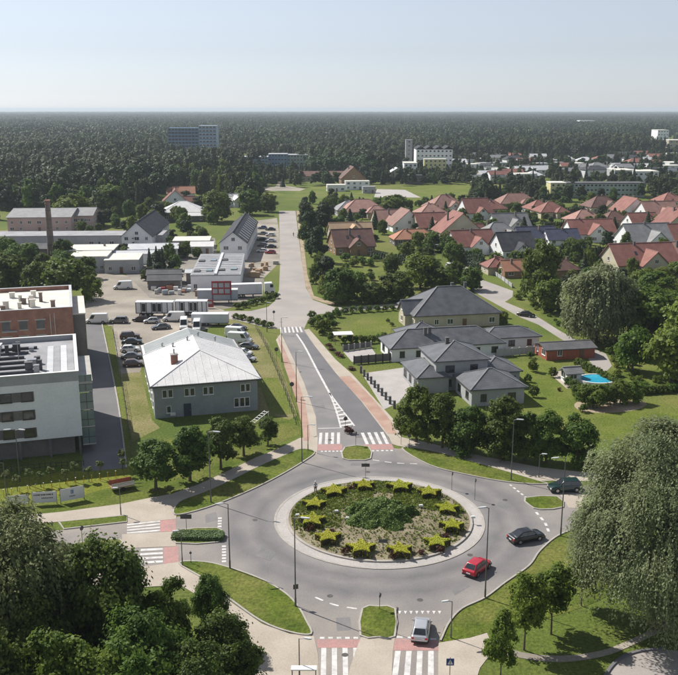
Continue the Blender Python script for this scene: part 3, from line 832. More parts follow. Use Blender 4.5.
# ================================================================ the wood that reads as one mass: forest patches laid out to the horizon
def forest_patch(key, n, area, hmin, hmax, mix, k=80, cs=0.115):
    """a square of woodland, trees of many sizes as clumps of leaf sprays"""
    Ps, Ns, Ts, Ss = [], [], [], []
    for i in range(n):
        x, y = nrs.uniform(-area/2, area/2, 2)
        h = nrs.uniform(hmin, hmax); w = h*nrs.uniform(0.34,0.55)
        con = nrs.rand() < mix
        if con:
            t = nrs.rand(k)**0.6
            rr = w*0.36*t*(0.7+0.4*nrs.rand(k)); a = nrs.rand(k)*6.283
            P = np.stack([rr*np.cos(a),rr*np.sin(a),h*(1-0.62*t)],axis=1)
            N_ = np.stack([np.cos(a),np.sin(a),0.6*np.ones(k)],axis=1)+0.5*unit(k)
            T_ = nrs.normal(0.15,0.12,k)
        else:
            u = unit(k); u[:,2] = np.abs(u[:,2])*1.0-0.25
            c = unit(7)*np.array([w*0.26,w*0.26,h*0.13])
            b_ = nrs.randint(7,size=k)
            P = c[b_] + u*np.array([w*0.27,w*0.27,h*0.17])*nrs.uniform(0.7,1.1,size=(k,1)) + np.array([0,0,h*0.74])
            N_ = u + 0.4*unit(k) + np.array([0,0,0.5])
            T_ = nrs.normal(nrs.uniform(0.1,1.0),0.10,k)
        Ps.append(P+np.array([x,y,0])); Ns.append(N_); Ts.append(T_); Ss.append(np.full(k, h*cs)*nrs.uniform(0.7,1.3,k))
    me = cards(key, np.vstack(Ps), np.vstack(Ns), np.concatenate(Ss), np.concatenate(Ts), 'leaf_forest', aspect=1.2)
    return bpy.data.objects.new(key, me)
PATCH = [forest_patch('forest_patch', 60, 52, 10, 20, m_) for m_ in (0.1,0.45,0.7,0.3,0.05,0.55)]
PATCH_NEAR = [forest_patch('near_forest_patch', 58, 52, 10, 20, m_, 330, 0.052) for m_ in (0.1,0.35,0.6,0.2)]
def in_poly(x, y, P):
    c = False; j = len(P)-1
    for i in range(len(P)):
        if (P[i][1] > y) != (P[j][1] > y) and x < (P[j][0]-P[i][0])*(y-P[i][1])/(P[j][1]-P[i][1])+P[i][0]: c = not c
        j = i
    return c
# town clearings, in photo pixels of the ground
TOWN = [[(455,205),(440,172),(455,165),(520,160),(560,161),(640,157),(700,146),(760,146),(760,230)],
        [(372,203),(372,172),(385,158),(410,156),(460,164),(480,205)],
        [(628,142),(690,132),(690,128),(760,128),(760,160),(640,158)],
        [(232,176),(240,160),(312,160),(318,176)], [(165,165),(165,156),(222,154),(222,165)]]
pts, pts_near = [], []
Y = 470.
while Y < 11000:
    stp = 44*(1+max(0,(Y-2500))/9000)
    half = Y*0.40+60
    X = -half
    while X < half:
        x = X+nrs.uniform(-.3,.3)*stp; y = Y+nrs.uniform(-.3,.3)*stp
        px = px_of(x,y)
        if not any(in_poly(px[0],px[1],t) for t in TOWN) and not (px[1] > 176 and 225 < px[0]) and not (Y < 560 and not (px[0] < 128 and px[1] < 208)) and not (px[1] > 183 and px[0] > 150): (pts_near if Y < 1250 else pts).append((x,y,0))
        X += stp
    Y += stp
fm = bpy.data.meshes.new('forest'); fm.from_pydata(pts, [], [])
fo = bpy.data.objects.new('forest', fm); COL.objects.link(fo)
stuff(fo, 'dark mixed forest stretching to the horizon behind the town', 'forest')
def scatter_group(nm, obj, protos, smin, smax):
    """instances of the prototypes on the vertices of obj"""
    ng = bpy.data.node_groups.new(nm,'GeometryNodeTree')
    ng.interface.new_socket('Geometry', in_out='INPUT', socket_type='NodeSocketGeometry')
    ng.interface.new_socket('Geometry', in_out='OUTPUT', socket_type='NodeSocketGeometry')
    gi = ng.nodes.new('NodeGroupInput'); go = ng.nodes.new('NodeGroupOutput')
    jn = ng.nodes.new('GeometryNodeJoinGeometry')
    rv = ng.nodes.new('FunctionNodeRandomValue'); rv.data_type = 'INT'
    rv.inputs[4].default_value = 0; rv.inputs[5].default_value = len(protos)-1
    for i, po in enumerate(protos):
        oi = ng.nodes.new('GeometryNodeObjectInfo'); oi.inputs['Object'].default_value = po; oi.inputs['As Instance'].default_value = True
        ip = ng.nodes.new('GeometryNodeInstanceOnPoints')
        cmp_ = ng.nodes.new('FunctionNodeCompare'); cmp_.data_type = 'INT'; cmp_.operation = 'EQUAL'
        cmp_.inputs[3].default_value = i
        ng.links.new(rv.outputs[2], cmp_.inputs[2])
        rr = ng.nodes.new('FunctionNodeRandomValue'); rr.data_type = 'FLOAT_VECTOR'
        rr.inputs[0].default_value = (0,0,0); rr.inputs[1].default_value = (0,0,6.283); rr.inputs['Seed'].default_value = 5+i
        rs = ng.nodes.new('FunctionNodeRandomValue'); rs.data_type = 'FLOAT_VECTOR'
        rs.inputs[0].default_value = smin; rs.inputs[1].default_value = smax; rs.inputs['Seed'].default_value = 15+i
        ng.links.new(gi.outputs[0], ip.inputs['Points']); ng.links.new(cmp_.outputs[0], ip.inputs['Selection'])
        ng.links.new(oi.outputs['Geometry'], ip.inputs['Instance'])
        ng.links.new(rr.outputs[0], ip.inputs['Rotation']); ng.links.new(rs.outputs[0], ip.inputs['Scale'])
        ng.links.new(ip.outputs[0], jn.inputs[0])
    ng.links.new(jn.outputs[0], go.inputs[0])
    md = obj.modifiers.new('scatter','NODES'); md.node_group = ng
scatter_group('forest_scatter', fo, PATCH, (0.9,0.9,0.8), (1.25,1.25,1.2))
fm = bpy.data.meshes.new('forest_edge'); fm.from_pydata(pts_near, [], [])
fo2 = bpy.data.objects.new('forest_edge', fm); COL.objects.link(fo2)
stuff(fo2, 'nearer edge of the dark forest where it meets the town', 'forest')
scatter_group('forest_edge_scatter', fo2, PATCH_NEAR, (0.9,0.9,0.8), (1.25,1.25,1.2))
# ================================================================ buildings
def roofmat(name, a, b, rows=2.6, rough=0.75, rand=0.0, spec=0.4, bump=0.5, metal=0.0):
    """roof covering: courses running along the eaves as relief, colour patches"""
    m = mat(name, a, b, rough=rough, scale=0.5, fine=0.14, bscale=4.5, rand=rand, spec=spec, detail=6, metal=metal)
    t = m.node_tree; N, L = t.nodes.new, t.links.new
    tc = N('ShaderNodeTexCoord'); wv = N('ShaderNodeTexWave'); wv.bands_direction = 'Z'; wv.inputs['Scale'].default_value = rows
    wv.inputs['Distortion'].default_value = 0.6; wv.inputs['Detail'].default_value = 1.0
    L(tc.outputs['Object'], wv.inputs['Vector'])
    bp = N('ShaderNodeBump'); bp.inputs['Strength'].default_value = bump; bp.inputs['Distance'].default_value = 0.04
    L(wv.outputs['Fac'], bp.inputs['Height']); L(bp.outputs[0], t.nodes['Principled BSDF'].inputs['Normal'])
    return m
roofmat('tile_red', (0.205,0.084,0.067), (0.265,0.118,0.096), rand=0.12)
roofmat('tile_salmon', (0.275,0.150,0.122), (0.335,0.192,0.158), rand=0.2)
roofmat('tile_brown', (0.115,0.060,0.050), (0.165,0.09,0.075), rand=0.1)
roofmat('tile_orange', (0.34,0.155,0.095), (0.39,0.19,0.12), rand=0.1)
roofmat('tile_tan', (0.42,0.285,0.175), (0.48,0.34,0.22))
roofmat('tile_grey', (0.05,0.052,0.06), (0.075,0.078,0.088), rand=0.12, rough=0.8, spec=0.12)
roofmat('tile_midgrey', (0.19,0.19,0.195), (0.25,0.25,0.255), rand=0.12, rough=0.6)
roofmat('tile_navy', (0.055,0.06,0.10), (0.08,0.085,0.13), rough=0.5)
roofmat('tile_slate', (0.080,0.084,0.094), (0.120,0.125,0.137), rand=0.06, rough=0.48)
roofmat('metal_white', (0.62,0.61,0.61), (0.70,0.69,0.68), rows=0.3, rough=0.45, bump=0.1)
roofmat('metal_pale', (0.50,0.51,0.53), (0.58,0.585,0.60), rows=0.5, rough=0.5, rand=0.12, bump=0.15)
mat('felt_dark', (0.07,0.072,0.078), (0.11,0.11,0.115), rough=0.9, scale=0.3, fine=0.15, bscale=3.)
mat('felt_grey', (0.25,0.25,0.265), (0.34,0.34,0.355), rough=0.85, scale=0.25, fine=0.12, bscale=3., detail=8)
mat('felt_white', (0.58,0.56,0.50), (0.68,0.66,0.60), rough=0.85, scale=0.3, fine=0.1, bscale=3., detail=8)
mat('render_white', (0.79,0.795,0.81), (0.73,0.735,0.745), rough=0.9, scale=0.35, fine=0.05, bscale=3., rand=0.08, detail=7)
mat('render_cream', (0.50,0.45,0.345), (0.43,0.385,0.29), rough=0.9, scale=0.35, fine=0.06, bscale=3., rand=0.1)
mat('render_grey', (0.40,0.405,0.41), (0.34,0.345,0.35), rough=0.9, scale=0.35, fine=0.06, bscale=3., rand=0.1)
mat('render_green', (0.285,0.31,0.315), (0.245,0.27,0.278), rough=0.9, scale=0.5, fine=0.05, bscale=3.)
mat('render_pink', (0.52,0.385,0.335), (0.45,0.32,0.275), rough=0.9, scale=0.25, fine=0.1, bscale=3., detail=8)
mat('render_dark', (0.13,0.12,0.115), (0.17,0.16,0.15), rough=0.85, scale=0.4, fine=0.1, bscale=3.)
mat('render_yellow', (0.62,0.57,0.30), (0.56,0.52,0.26), rough=0.9, scale=0.2, fine=0.05)
mat('panel_blue', (0.12,0.21,0.36), (0.16,0.26,0.42), rough=0.5, scale=0.1, fine=0.05)  # tower blue, with distance haze mixed into the colour
mat('panel_pale_blue', (0.36,0.44,0.54), (0.42,0.50,0.60), rough=0.6, scale=0.1, fine=0.05)  # paler blue of the tower wing, distance haze put into the colour
mat('panel_green', (0.27,0.35,0.32), (0.33,0.41,0.37), rough=0.8, scale=0.1, fine=0.05)
mat('glass', (0.020,0.024,0.030), (0.035,0.04,0.048), rough=0.07, scale=0.6, spec=0.8)
mat('glass_green', (0.13,0.19,0.19), (0.17,0.23,0.23), rough=0.12, scale=0.5, spec=0.8)
mat('solar', (0.012,0.014,0.020), rough=0.5, spec=0.2)
mat('frame_white', (0.70,0.70,0.69), rough=0.5)
mat('frame_dark', (0.05,0.045,0.04), rough=0.5)
mat('door_dark', (0.035,0.045,0.075), rough=0.5)
mat('door_wood', (0.13,0.07,0.04), (0.17,0.095,0.055), rough=0.6, scale=3.)
mat('metal_dark', (0.045,0.047,0.05), rough=0.45, metal=0.3)
mat('metal_grey', (0.32,0.33,0.34), (0.40,0.41,0.42), rough=0.4, metal=0.6, scale=2.)
mat('concrete', (0.36,0.35,0.33), (0.44,0.43,0.41), rough=0.9, scale=0.6, fine=0.1, bscale=5., detail=7)
mat('concrete_dark', (0.10,0.10,0.10), (0.14,0.14,0.14), rough=0.9, scale=0.6, fine=0.1, bscale=5.)
mat('timber_red', (0.30,0.085,0.05), (0.38,0.12,0.075), rough=0.8, scale=1.5, fine=0.12, bscale=6., stretch=(3,3,0.4))
mat('timber', (0.22,0.13,0.07), (0.30,0.19,0.11), rough=0.8, scale=2., fine=0.15, bscale=6.)
mat('white_plastic', (0.72,0.72,0.72), (0.62,0.62,0.62), rough=0.5, scale=1.)
def brickmat(name, c1, c2, mortar, scale):
    m = bpy.data.materials.new(name); m.use_nodes = True
    t = m.node_tree; N, L = t.nodes.new, t.links.new
    b = t.nodes['Principled BSDF']; b.inputs['Roughness'].default_value = 0.9
    tc = N('ShaderNodeTexCoord'); mp = N('ShaderNodeMapping'); mp.inputs['Rotation'].default_value = (R(90),0,0)
    cmb = N('ShaderNodeCombineXYZ'); sp = N('ShaderNodeSeparateXYZ'); ad = N('ShaderNodeMath'); ad.operation = 'ADD'
    L(tc.outputs['Object'], sp.inputs[0]); L(sp.outputs[0], ad.inputs[0]); L(sp.outputs[1], ad.inputs[1])
    L(ad.outputs[0], cmb.inputs[0]); L(sp.outputs[2], cmb.inputs[1])
    br = N('ShaderNodeTexBrick'); br.inputs['Scale'].default_value = scale
    br.inputs['Color1'].default_value = (*c1,1); br.inputs['Color2'].default_value = (*c2,1); br.inputs['Mortar'].default_value = (*mortar,1)
    br.inputs['Mortar Size'].default_value = 0.03
    L(cmb.outputs[0], br.inputs['Vector'])
    n = N('ShaderNodeTexNoise'); n.inputs['Scale'].default_value = 0.5; n.inputs['Detail'].default_value = 6; L(tc.outputs['Object'], n.inputs['Vector'])
    r = N('ShaderNodeMapRange'); r.inputs[1].default_value = 0.3; r.inputs[2].default_value = 0.7; r.inputs[3].default_value = 0.72; r.inputs[4].default_value = 1.25; L(n.outputs['Fac'], r.inputs[0])
    hs = N('ShaderNodeHueSaturation'); L(br.outputs['Color'], hs.inputs['Color']); L(r.outputs[0], hs.inputs['Value'])
    L(hs.outputs[0], b.inputs['Base Color'])
    bp = N('ShaderNodeBump'); bp.inputs['Strength'].default_value = 0.5; bp.inputs['Distance'].default_value = 0.02
    L(br.outputs['Fac'], bp.inputs['Height']); bp.invert = True; L(bp.outputs[0], b.inputs['Normal'])
    MATS[name] = m
brickmat('brick_red', (0.27,0.105,0.07), (0.34,0.14,0.10), (0.30,0.22,0.18), 2.0)
brickmat('brick_chimney', (0.16,0.115,0.095), (0.21,0.155,0.13), (0.22,0.19,0.17), 2.2)

_wm = {}
def window_mesh(w, h, frame, mull):
    k = (round(w,2), round(h,2), frame, mull)
    if k not in _wm:
        f = MB(); t = 0.09
        f.box(-w/2,w/2,-0.07,0.05,-h/2,-h/2+t); f.box(-w/2,w/2,-0.07,0.05,h/2-t,h/2)
        f.box(-w/2,-w/2+t,-0.07,0.05,-h/2+t,h/2-t); f.box(w/2-t,w/2,-0.07,0.05,-h/2+t,h/2-t)
        for i in range(mull):
            x = -w/2+w*(i+1)/(mull+1); f.box(x-0.045,x+0.045,-0.06,0.05,-h/2+t,h/2-t)
        f.box(-w/2-0.08,w/2+0.08,-0.16,0.02,-h/2-0.07,-h/2-0.005)
        p = MB(); p.box(-w/2+0.05,w/2-0.05,-0.025,0.02,-h/2+0.05,h/2-0.05)
        _wm[k] = (f.mesh('window',frame), p.mesh('pane','glass'))
    return _wm[k]
def window(parent, x, y, z, w=1.3, h=1.35, ang=0., frame='frame_white', mull=1, name='window'):
    """window on a wall: ang 0 faces -Y of the building, 90 faces +X, -90 faces -X"""
    f, p = window_mesh(w, h, frame, mull)
    o = link(name, f, parent, (x,y,z), R(ang)); link('pane', p, o)
    return o
_dm = {}
def door(parent, x, y, ang=0., w=1.05, h=2.1, m='door_wood', name='door', z=0.0):
    k = (w,h,m)
    if k not in _dm:
        d = MB(); d.box(-w/2,w/2,-0.06,0.03,0.02,h)
        hd = MB(); hd.box(w/2-0.18,w/2-0.10,-0.14,-0.055,h*0.46,h*0.50)
        _dm[k] = (d.mesh('door',m), hd.mesh('handle','metal_grey'))
    o = link(name, _dm[k][0], parent, (x,y,z), R(ang)); link('handle', _dm[k][1], o)
    return o

def hip(mb, rb, x0, x1, y0, y1, z, pitch, ov=0.5, th=0.22, m=None, ends=(1,1)):
    """hipped roof as a closed solid; ridge caps go into rb; ends=0 makes that end of the ridge a gable"""
    X0,X1,Y0,Y1 = x0-ov,x1+ov,y0-ov,y1+ov
    w, d = X1-X0, Y1-Y0
    tp = math.tan(R(pitch)); zb = z-th; zt = z
    if w >= d:
        h = d/2*tp; a = (X0+(d/2 if ends[0] else 0),(Y0+Y1)/2,zt+h); b = (X1-(d/2 if ends[1] else 0),(Y0+Y1)/2,zt+h)
    else:
        h = w/2*tp; a = ((X0+X1)/2,Y0+(w/2 if ends[0] else 0),zt+h); b = ((X0+X1)/2,Y1-(w/2 if ends[1] else 0),zt+h)
    c = [(X0,Y0),(X1,Y0),(X1,Y1),(X0,Y1)]
    vs = [(p[0],p[1],zb) for p in c]+[(p[0],p[1],zt) for p in c]+[a,b]
    fs = [(3,2,1,0)]+[(i,(i+1)%4,4+(i+1)%4,4+i) for i in range(4)]
    if w >= d: fs += [(4,5,9,8),(5,6,9),(6,7,8,9),(7,4,8)]
    else: fs += [(4,5,8),(5,6,9,8),(6,7,9),(7,4,8,9)]
    mb.add(vs, fs, m)
    if rb is not None:
        up = Vector((0,0,0.03))
        V = [Vector(v) for v in vs]
        pairs = [(8,9),(4,8),(7,8),(5,9),(6,9)] if w >= d else [(8,9),(4,8),(5,8),(6,9),(7,9)]
        for i,j in pairs:
            if (V[i]-V[j]).length > 0.4: rb.bar(V[i]+up, V[j]+up, 0.26, 0.12)
    return zt+h
def gable(mb, rb, x0, x1, y0, y1, z, pitch, axis='x', ov=0.45, th=0.22, m=None):
    X0,X1,Y0,Y1 = x0-ov,x1+ov,y0-ov,y1+ov
    tp = math.tan(R(pitch))
    if axis == 'x':
        h = (Y1-Y0)/2*tp; yc = (Y0+Y1)/2; zt = z-ov*tp
        sec = [(Y0,zt),(yc,zt+h),(Y1,zt),(Y1,zt-th),(yc,zt+h-th*1.15),(Y0,zt-th)]
        vs = [(X0,a,b) for a,b in sec]+[(X1,a,b) for a,b in sec]
        A, B = Vector((X0,yc,zt+h)), Vector((X1,yc,zt+h))
    else:
        h = (X1-X0)/2*tp; xc = (X0+X1)/2; zt = z-ov*tp
        sec = [(X0,zt),(xc,zt+h),(X1,zt),(X1,zt-th),(xc,zt+h-th*1.15),(X0,zt-th)]
        vs = [(a,Y1,b) for a,b in sec]+[(a,Y0,b) for a,b in sec]
        A, B = Vector((xc,Y0,zt+h)), Vector((xc,Y1,zt+h))
    fs = [(0,6,7,1),(1,7,8,2),(2,8,9,3),(3,9,10,4),(4,10,11,5),(5,11,6,0),(0,1,4,5),(1,2,3,4),(11,10,7,6),(10,9,8,7)]
    mb.add(vs, fs, m)
    if rb is not None: rb.bar(A+Vector((0,0,0.03)), B+Vector((0,0,0.03)), 0.26, 0.12)
    return zt+h
def gable_wall(mb, x0, x1, y0, y1, z, pitch, axis, m=None):
    tp = math.tan(R(pitch))
    if axis == 'x':
        h = (y1-y0)/2*tp-0.12; yc = (y0+y1)/2
        pts = [(y0,z),(y1,z),(yc,z+h)]
        vs = [(x0,a,b) for a,b in pts]+[(x1,a,b) for a,b in pts]
    else:
        h = (x1-x0)/2*tp-0.12; xc = (x0+x1)/2
        pts = [(x0,z),(x1,z),(xc,z+h)]
        vs = [(a,y1,b) for a,b in pts]+[(a,y0,b) for a,b in pts]
    mb.add(vs, [(0,1,2),(5,4,3),(0,3,4,1),(1,4,5,2),(2,5,3,0)], m)

def house(label, P, rot, vols, wall='render_white', roof='tile_red', ridge=None, name='house', cat='house', group=None, frame='frame_white', chim=1, doors=True, skyl=0, sides='SWE', wn=None, seed=None, wins=True):
    """vols: (cx, cy, w, d, h, kind, pitch) in the house's own frame; kind hip, gx, gy or flat"""
    rg = random.Random(seed if seed is not None else int(abs(P[0])*13+abs(P[1])*7))
    t = thing(name, label, cat, (P[0],P[1],0), R(rot), group)
    wb, rb, cb = MB(), MB(), MB()
    tops = []
    for i,(cx,cy,w,d,h,kind,pitch) in enumerate(vols):
        e = i*0.013
        x0,x1,y0,y1 = cx-w/2,cx+w/2,cy-d/2,cy+d/2
        wb.box(x0,x1,y0,y1,-0.3,h-(0.05 if kind != 'flat' else 0)+e)
        if kind == 'hip': z = hip(rb,cb,x0,x1,y0,y1,h+e,pitch)
        elif kind in ('gx','gy'):
            z = gable(rb,cb,x0,x1,y0,y1,h+e,pitch,kind[1]); gable_wall(wb,x0,x1,y0,y1,h-0.06+e,pitch,kind[1])
        else:
            rb.box(x0-0.12,x1+0.12,y0-0.12,y1+0.12,h+e+0.002,h+0.28+e); z = h+0.3
        tops.append(z)
    wb.build('wall', wall, t)
    rf = rb.build('roof', roof, t)
    if cb.v: cb.build('ridge', ridge or {'tile_red':'tile_salmon','tile_slate':'tile_midgrey'}.get(roof,roof), rf)
    cx,cy,w,d,h,kind,pitch = vols[0]
    for i in range(chim):
        c = MB(); x = cx+rg.uniform(-0.25,0.25)*w; y = cy+rg.uniform(-0.2,0.2)*d
        c.box(x-0.33,x+0.33,y-0.3,y+0.3,h,tops[0]+0.5); c.box(x-0.4,x+0.4,y-0.37,y+0.37,tops[0]+0.5,tops[0]+0.6)
        c.build('chimney','brick_chimney' if rg.random() < 0.35 else 'concrete_dark', t)
    for i in range(skyl):
        tp = math.tan(R(pitch)); s = MB()
        x = cx+(i-(skyl-1)/2)*w*0.3; f = 0.5
        if kind in ('hip','gx'):
            y = cy-d/2*f; z = h+(1-f)*(d/2)*tp+0.10
            vs = [(x-0.45,y-0.6,z-0.6*tp),(x+0.45,y-0.6,z-0.6*tp),(x+0.45,y+0.6,z+0.6*tp),(x-0.45,y+0.6,z+0.6*tp)]
            s.add([(a,b,c_-0.25) for a,b,c_ in vs]+vs, [(3,2,1,0),(4,5,6,7),(0,1,5,4),(1,2,6,5),(2,3,7,6),(3,0,4,7)])
            s.build('roof_window','glass',rf)
    if wins:
        def inside(x,y,k): return any(j != k and abs(x-v[0]) < v[2]/2+0.1 and abs(y-v[1]) < v[3]/2+0.1 for j,v in enumerate(vols))
        dd = False
        for k,(cx,cy,w,d,h,kind,pitch) in enumerate(vols):
            fl = max(1,int(h/2.7))
            for sd in sides:
                Lw = w if sd in 'SN' else d
                n = wn or max(1,int(Lw/3.6))
                for f in range(fl):
                    z = 1.55+2.75*f
                    if z+0.7 > h: continue
                    for i in range(n):
                        s = (i+0.5)/n*Lw-Lw/2+rg.uniform(-0.25,0.25)
                        x,y,a = {'S':(cx+s,cy-d/2,0),'E':(cx+w/2,cy+s,90),'W':(cx-w/2,cy+s,-90),'N':(cx+s,cy+d/2,180)}[sd]
                        if inside(x,y,k): continue
                        if doors and not dd and sd == 'S' and f == 0 and i == n//2:
                            door(t,x,y,a); dd = True; continue
                        if rg.random() < 0.12: continue
                        window(t,x,y,z,rg.choice((1.1,1.5,1.8)),1.35,a,frame)
                if kind == 'gy' and sd == 'S' and not inside(cx,cy-d/2,k) and w/2*math.tan(R(pitch)) > 2.4:
                    window(t,cx,cy-d/2,h+0.95,1.3,1.3,0,frame)
                if kind == 'gx' and sd in 'EW' and d/2*math.tan(R(pitch)) > 2.4:
                    x = cx+w/2 if sd == 'E' else cx-w/2
                    if not inside(x,cy,k): window(t,x,cy,h+0.95,1.3,1.3,90 if sd == 'E' else -90,frame)
    FOOT.append((P[0],P[1],max(math.hypot(v[0],v[1])+0.5*math.hypot(v[2],v[3])*0.8 for v in vols)))
    return t
FOOT = []
# ---------------------------------------------------------------- grey office with the white hipped roof
t = thing('office_building','grey two-storey office with a white hipped metal roof beside the yard','building',(-26.9,165.6,0),R(15.2))
FOOT.append((-26.9,165.6,15))
wb,rb,cb = MB(),MB(),MB()
wb.box(-9,9,-14.4,14.6,-0.3,5.95); gable_wall(wb,-9,9,2,14.6,5.9,19,'y')
wb.build('wall','render_green',t)
hip(rb,cb,-9,9,-14.4,5.5,6.0,19.5,ov=0.6,ends=(1,0))
rf = rb.build('roof','metal_white',t); cb.build('ridge','metal_white',rf)
r2 = MB(); gable(r2,None,-9,9,4.2,15.0,5.75,18.6,'y',ov=0.5); r2.build('roof','metal_white',t)
sm = MB()                                                     # standing seams of the metal sheets
tp = math.tan(R(19.5))
for i in range(-7,8):
    y = -4.6+i*0.0+i*1.35
    if -5 < y < 5.5:
        for s in (-1,1): sm.bar((s*9.55,y,6.06),(s*0.15,y,6.06+9.4*tp),0.03,0.03)
for i in range(-6,7):
    x = i*1.4; sm.bar((x,-14.95,6.06),(x,-14.95+(9.4-abs(x)),6.06+(9.4-abs(x))*tp),0.03,0.03)
sm.build('roof_seam','metal_white',rf)
fc = MB(); fc.box(-9.66,9.66,-15.12,-15.0,5.72,5.9); fc.box(-9.72,-9.6,-15.0,15.4,5.6,5.86); fc.box(9.6,9.72,-15.0,15.4,5.6,5.86); fc.build('gutter','frame_dark',t)
c = MB(); c.box(-5.3,-4.1,-7.6,-6.4,6.4,9.3,'brick_red'); c.box(-5.4,-4.0,-7.7,-6.3,9.3,9.45,'concrete'); c.tube((-4.7,-7,9.4),(-4.7,-7,10.3),0.12,m='metal_grey'); c.build('chimney',None,t)
for x,y in ((-5.8,6.5),(-4.0,3.5),(-1.2,3.8),(1.2,6.8),(4.5,7)):
    c = MB(); zz = 6+(9-abs(x))*tp-0.3; c.tube((x,y,zz),(x,y,zz+1.1),0.16,n=8); c.ball((x,y,zz+1.15),0.24); c.build('vent_pipe','metal_grey',t)
for u in (0.10,0.155,0.31,0.365,0.49,0.545,0.855,0.905): window(t,-9+18*u,-14.4,4.35,0.85,1.45,0,'frame_white',0)
window(t,-6.6,-14.4,1.5,0.8,1.3,0,'frame_white',0)
for u in (0.79,0.845,0.895): window(t,-9+18*u,-14.4,1.75,0.9,1.7,0,'frame_white',0)
door(t,-3.4,-14.4,0,1.3,2.3,'door_dark')
for y in (-11,-6,-1,4,9):
    for z in (1.6,4.4): window(t,-9,y,z,1.3,1.3,-90); window(t,9,y,z,1.3,1.3,90)
w_ = MB(); w_.box(-6.4,-5.5,-14.75,-14.38,0.4,0.9); w_.build('air_conditioner','white_plastic',t)
ra = thing('loading_ramp','white steel access ramp leaning at the right front of the grey office','ramp',(-13.9,148.2,0),R(15))
b = MB(); b.bar((-1.6,-1.0,0.2),(1.3,0.6,1.6),0.06,0.06); b.bar((-1.0,-1.6,0.2),(1.9,0.0,1.6),0.06,0.06); b.build('rail','frame_white',ra)
for i in range(6):
    f = (i+0.5)/6; a = Vector((-1.6,-1.0,0.2)).lerp(Vector((1.3,0.6,1.6)),f); e = Vector((-1.0,-1.6,0.2)).lerp(Vector((1.9,0,1.6)),f)
    q = MB(); q.bar(a,e,0.18,0.04); q.build('rung','frame_white',ra)
b = MB()
for p in ((1.2,0.5,1.55),(1.8,-0.05,1.55)): b.tube((p[0],p[1],0),p,0.04,n=6)
b.build('leg','frame_white',ra)

# ---------------------------------------------------------------- white apartment block, bottom left
t = thing('apartment_block','white four-storey apartment block with a flat roof full of ventilation units','building',(-39.6,132.6,0),R(16.7))
FOOT.append((-57,140,22))
Wd,Dp,Hb = 34.,24.3,13.2                                        # local: right front corner at origin, x to the left negative
wb = MB(); wb.box(-Wd,0,0,Dp,3.1,Hb-1.25); wb.build('wall','render_white',t)
wb = MB(); wb.box(-Wd,-1.2,1.2,Dp,-0.3,3.1); wb.build('ground_floor_wall','render_dark',t)
for i in range(7):
    c = MB(); c.box(-0.6-i*4.4,-0.25-i*4.4,0.15,0.5,-0.3,3.1); c.build('column','concrete_dark',t)
pb = MB(); pb.box(-Wd-0.04,0.04,-0.04,0.35,Hb-1.25,Hb+0.25); pb.box(-0.31,0.04,0.35,Dp+0.04,Hb-1.25,Hb+0.25); pb.box(-Wd-0.04,-0.31,Dp-0.31,Dp+0.04,Hb-1.25,Hb+0.25)
pb.build('parapet','render_grey',t)
cp = MB(); cp.box(-Wd-0.1,0.12,-0.12,0.45,Hb+0.25,Hb+0.33); cp.box(-0.40,0.12,0.45,Dp+0.12,Hb+0.25,Hb+0.33); cp.box(-Wd,-0.40,Dp-0.40,Dp+0.12,Hb+0.25,Hb+0.33); cp.build('coping','frame_white',t)
rf = MB(); rf.box(-Wd,-0.31,0.35,Dp-0.31,Hb-1.0,Hb-0.55); rf = rf.build('roof','felt_grey',t)
for f in range(3):                                             # dark bands of brown cladding with windows
    z = 4.35+f*2.85
    b = MB(); b.box(-Wd+0.3,-6.6,-0.045,0.02,z-0.72,z+0.78); b.build('cladding_band','render_dark',t)
    for x in (-7.6,-10.6,-15.3,-18.0,-22.5,-26.0,-30.0): window(t,x,-0.05,z+0.02,1.6,1.4,0,'frame_dark',0)
for f in range(4):                                             # balconies on the right-hand side
    z = 1.5+f*2.85
    b = MB(); b.box(0,2.0,0.6,7.5,z-0.2,z); o = b.build('balcony','concrete',t)
    g2 = MB(); g2.box(0.05,1.95,0.62,0.66,z+0.02,z+2.55); g2.box(1.92,1.96,0.66,7.5,z+0.02,z+1.1); g2.build('balustrade','glass_green',o)
    fr = MB(); fr.box(0.02,1.98,0.58,0.62,z+1.05,z+1.13); fr.box(0.95,1.02,0.57,0.61,z+0.02,z+2.5); fr.build('rail','frame_dark',o)
b = MB(); b.box(0.0,2.05,0.5,16.0,11.2,11.6); b.box(1.6,2.05,7.6,16,-0.3,11.2); b.build('side_gallery','concrete',t)
rg = random.Random(5)
for i in range(26):                                            # plant on the roof
    x = rg.uniform(-16,-5.5); y = rg.uniform(2,22); s = rg.uniform(0.35,0.8); h = rg.uniform(0.5,1.5)
    b = MB(); b.cbox(x,y,Hb-0.55+h/2,s*1.6,s*1.3,h); b.cbox(x,y,Hb-0.5+h+0.06,s*1.8,s*1.5,0.10)
    b.build('ventilation_unit',rg.choice(('metal_dark','metal_grey','white_plastic','felt_dark')),t)
for i in range(6):
    y = 4+i*3.0; b = MB(); b.bar((-16,y,Hb-0.3),(-7+rg.uniform(-2,1),y,Hb-0.3),0.5,0.35); b.build('duct','metal_dark' if i%2 else 'felt_dark',t)
for i in range(4):
    b = MB(); b.box(-4.6+i*1.05,-3.65+i*1.05,3,20,Hb-0.54,Hb-0.50); b.build('roof_sheet','felt_grey' if i%2 else 'metal_pale',t)
b = MB(); b.tube((-9,12,Hb-0.5),(-9,12,Hb+2.6),0.05,n=6); b.build('aerial','metal_grey',t)

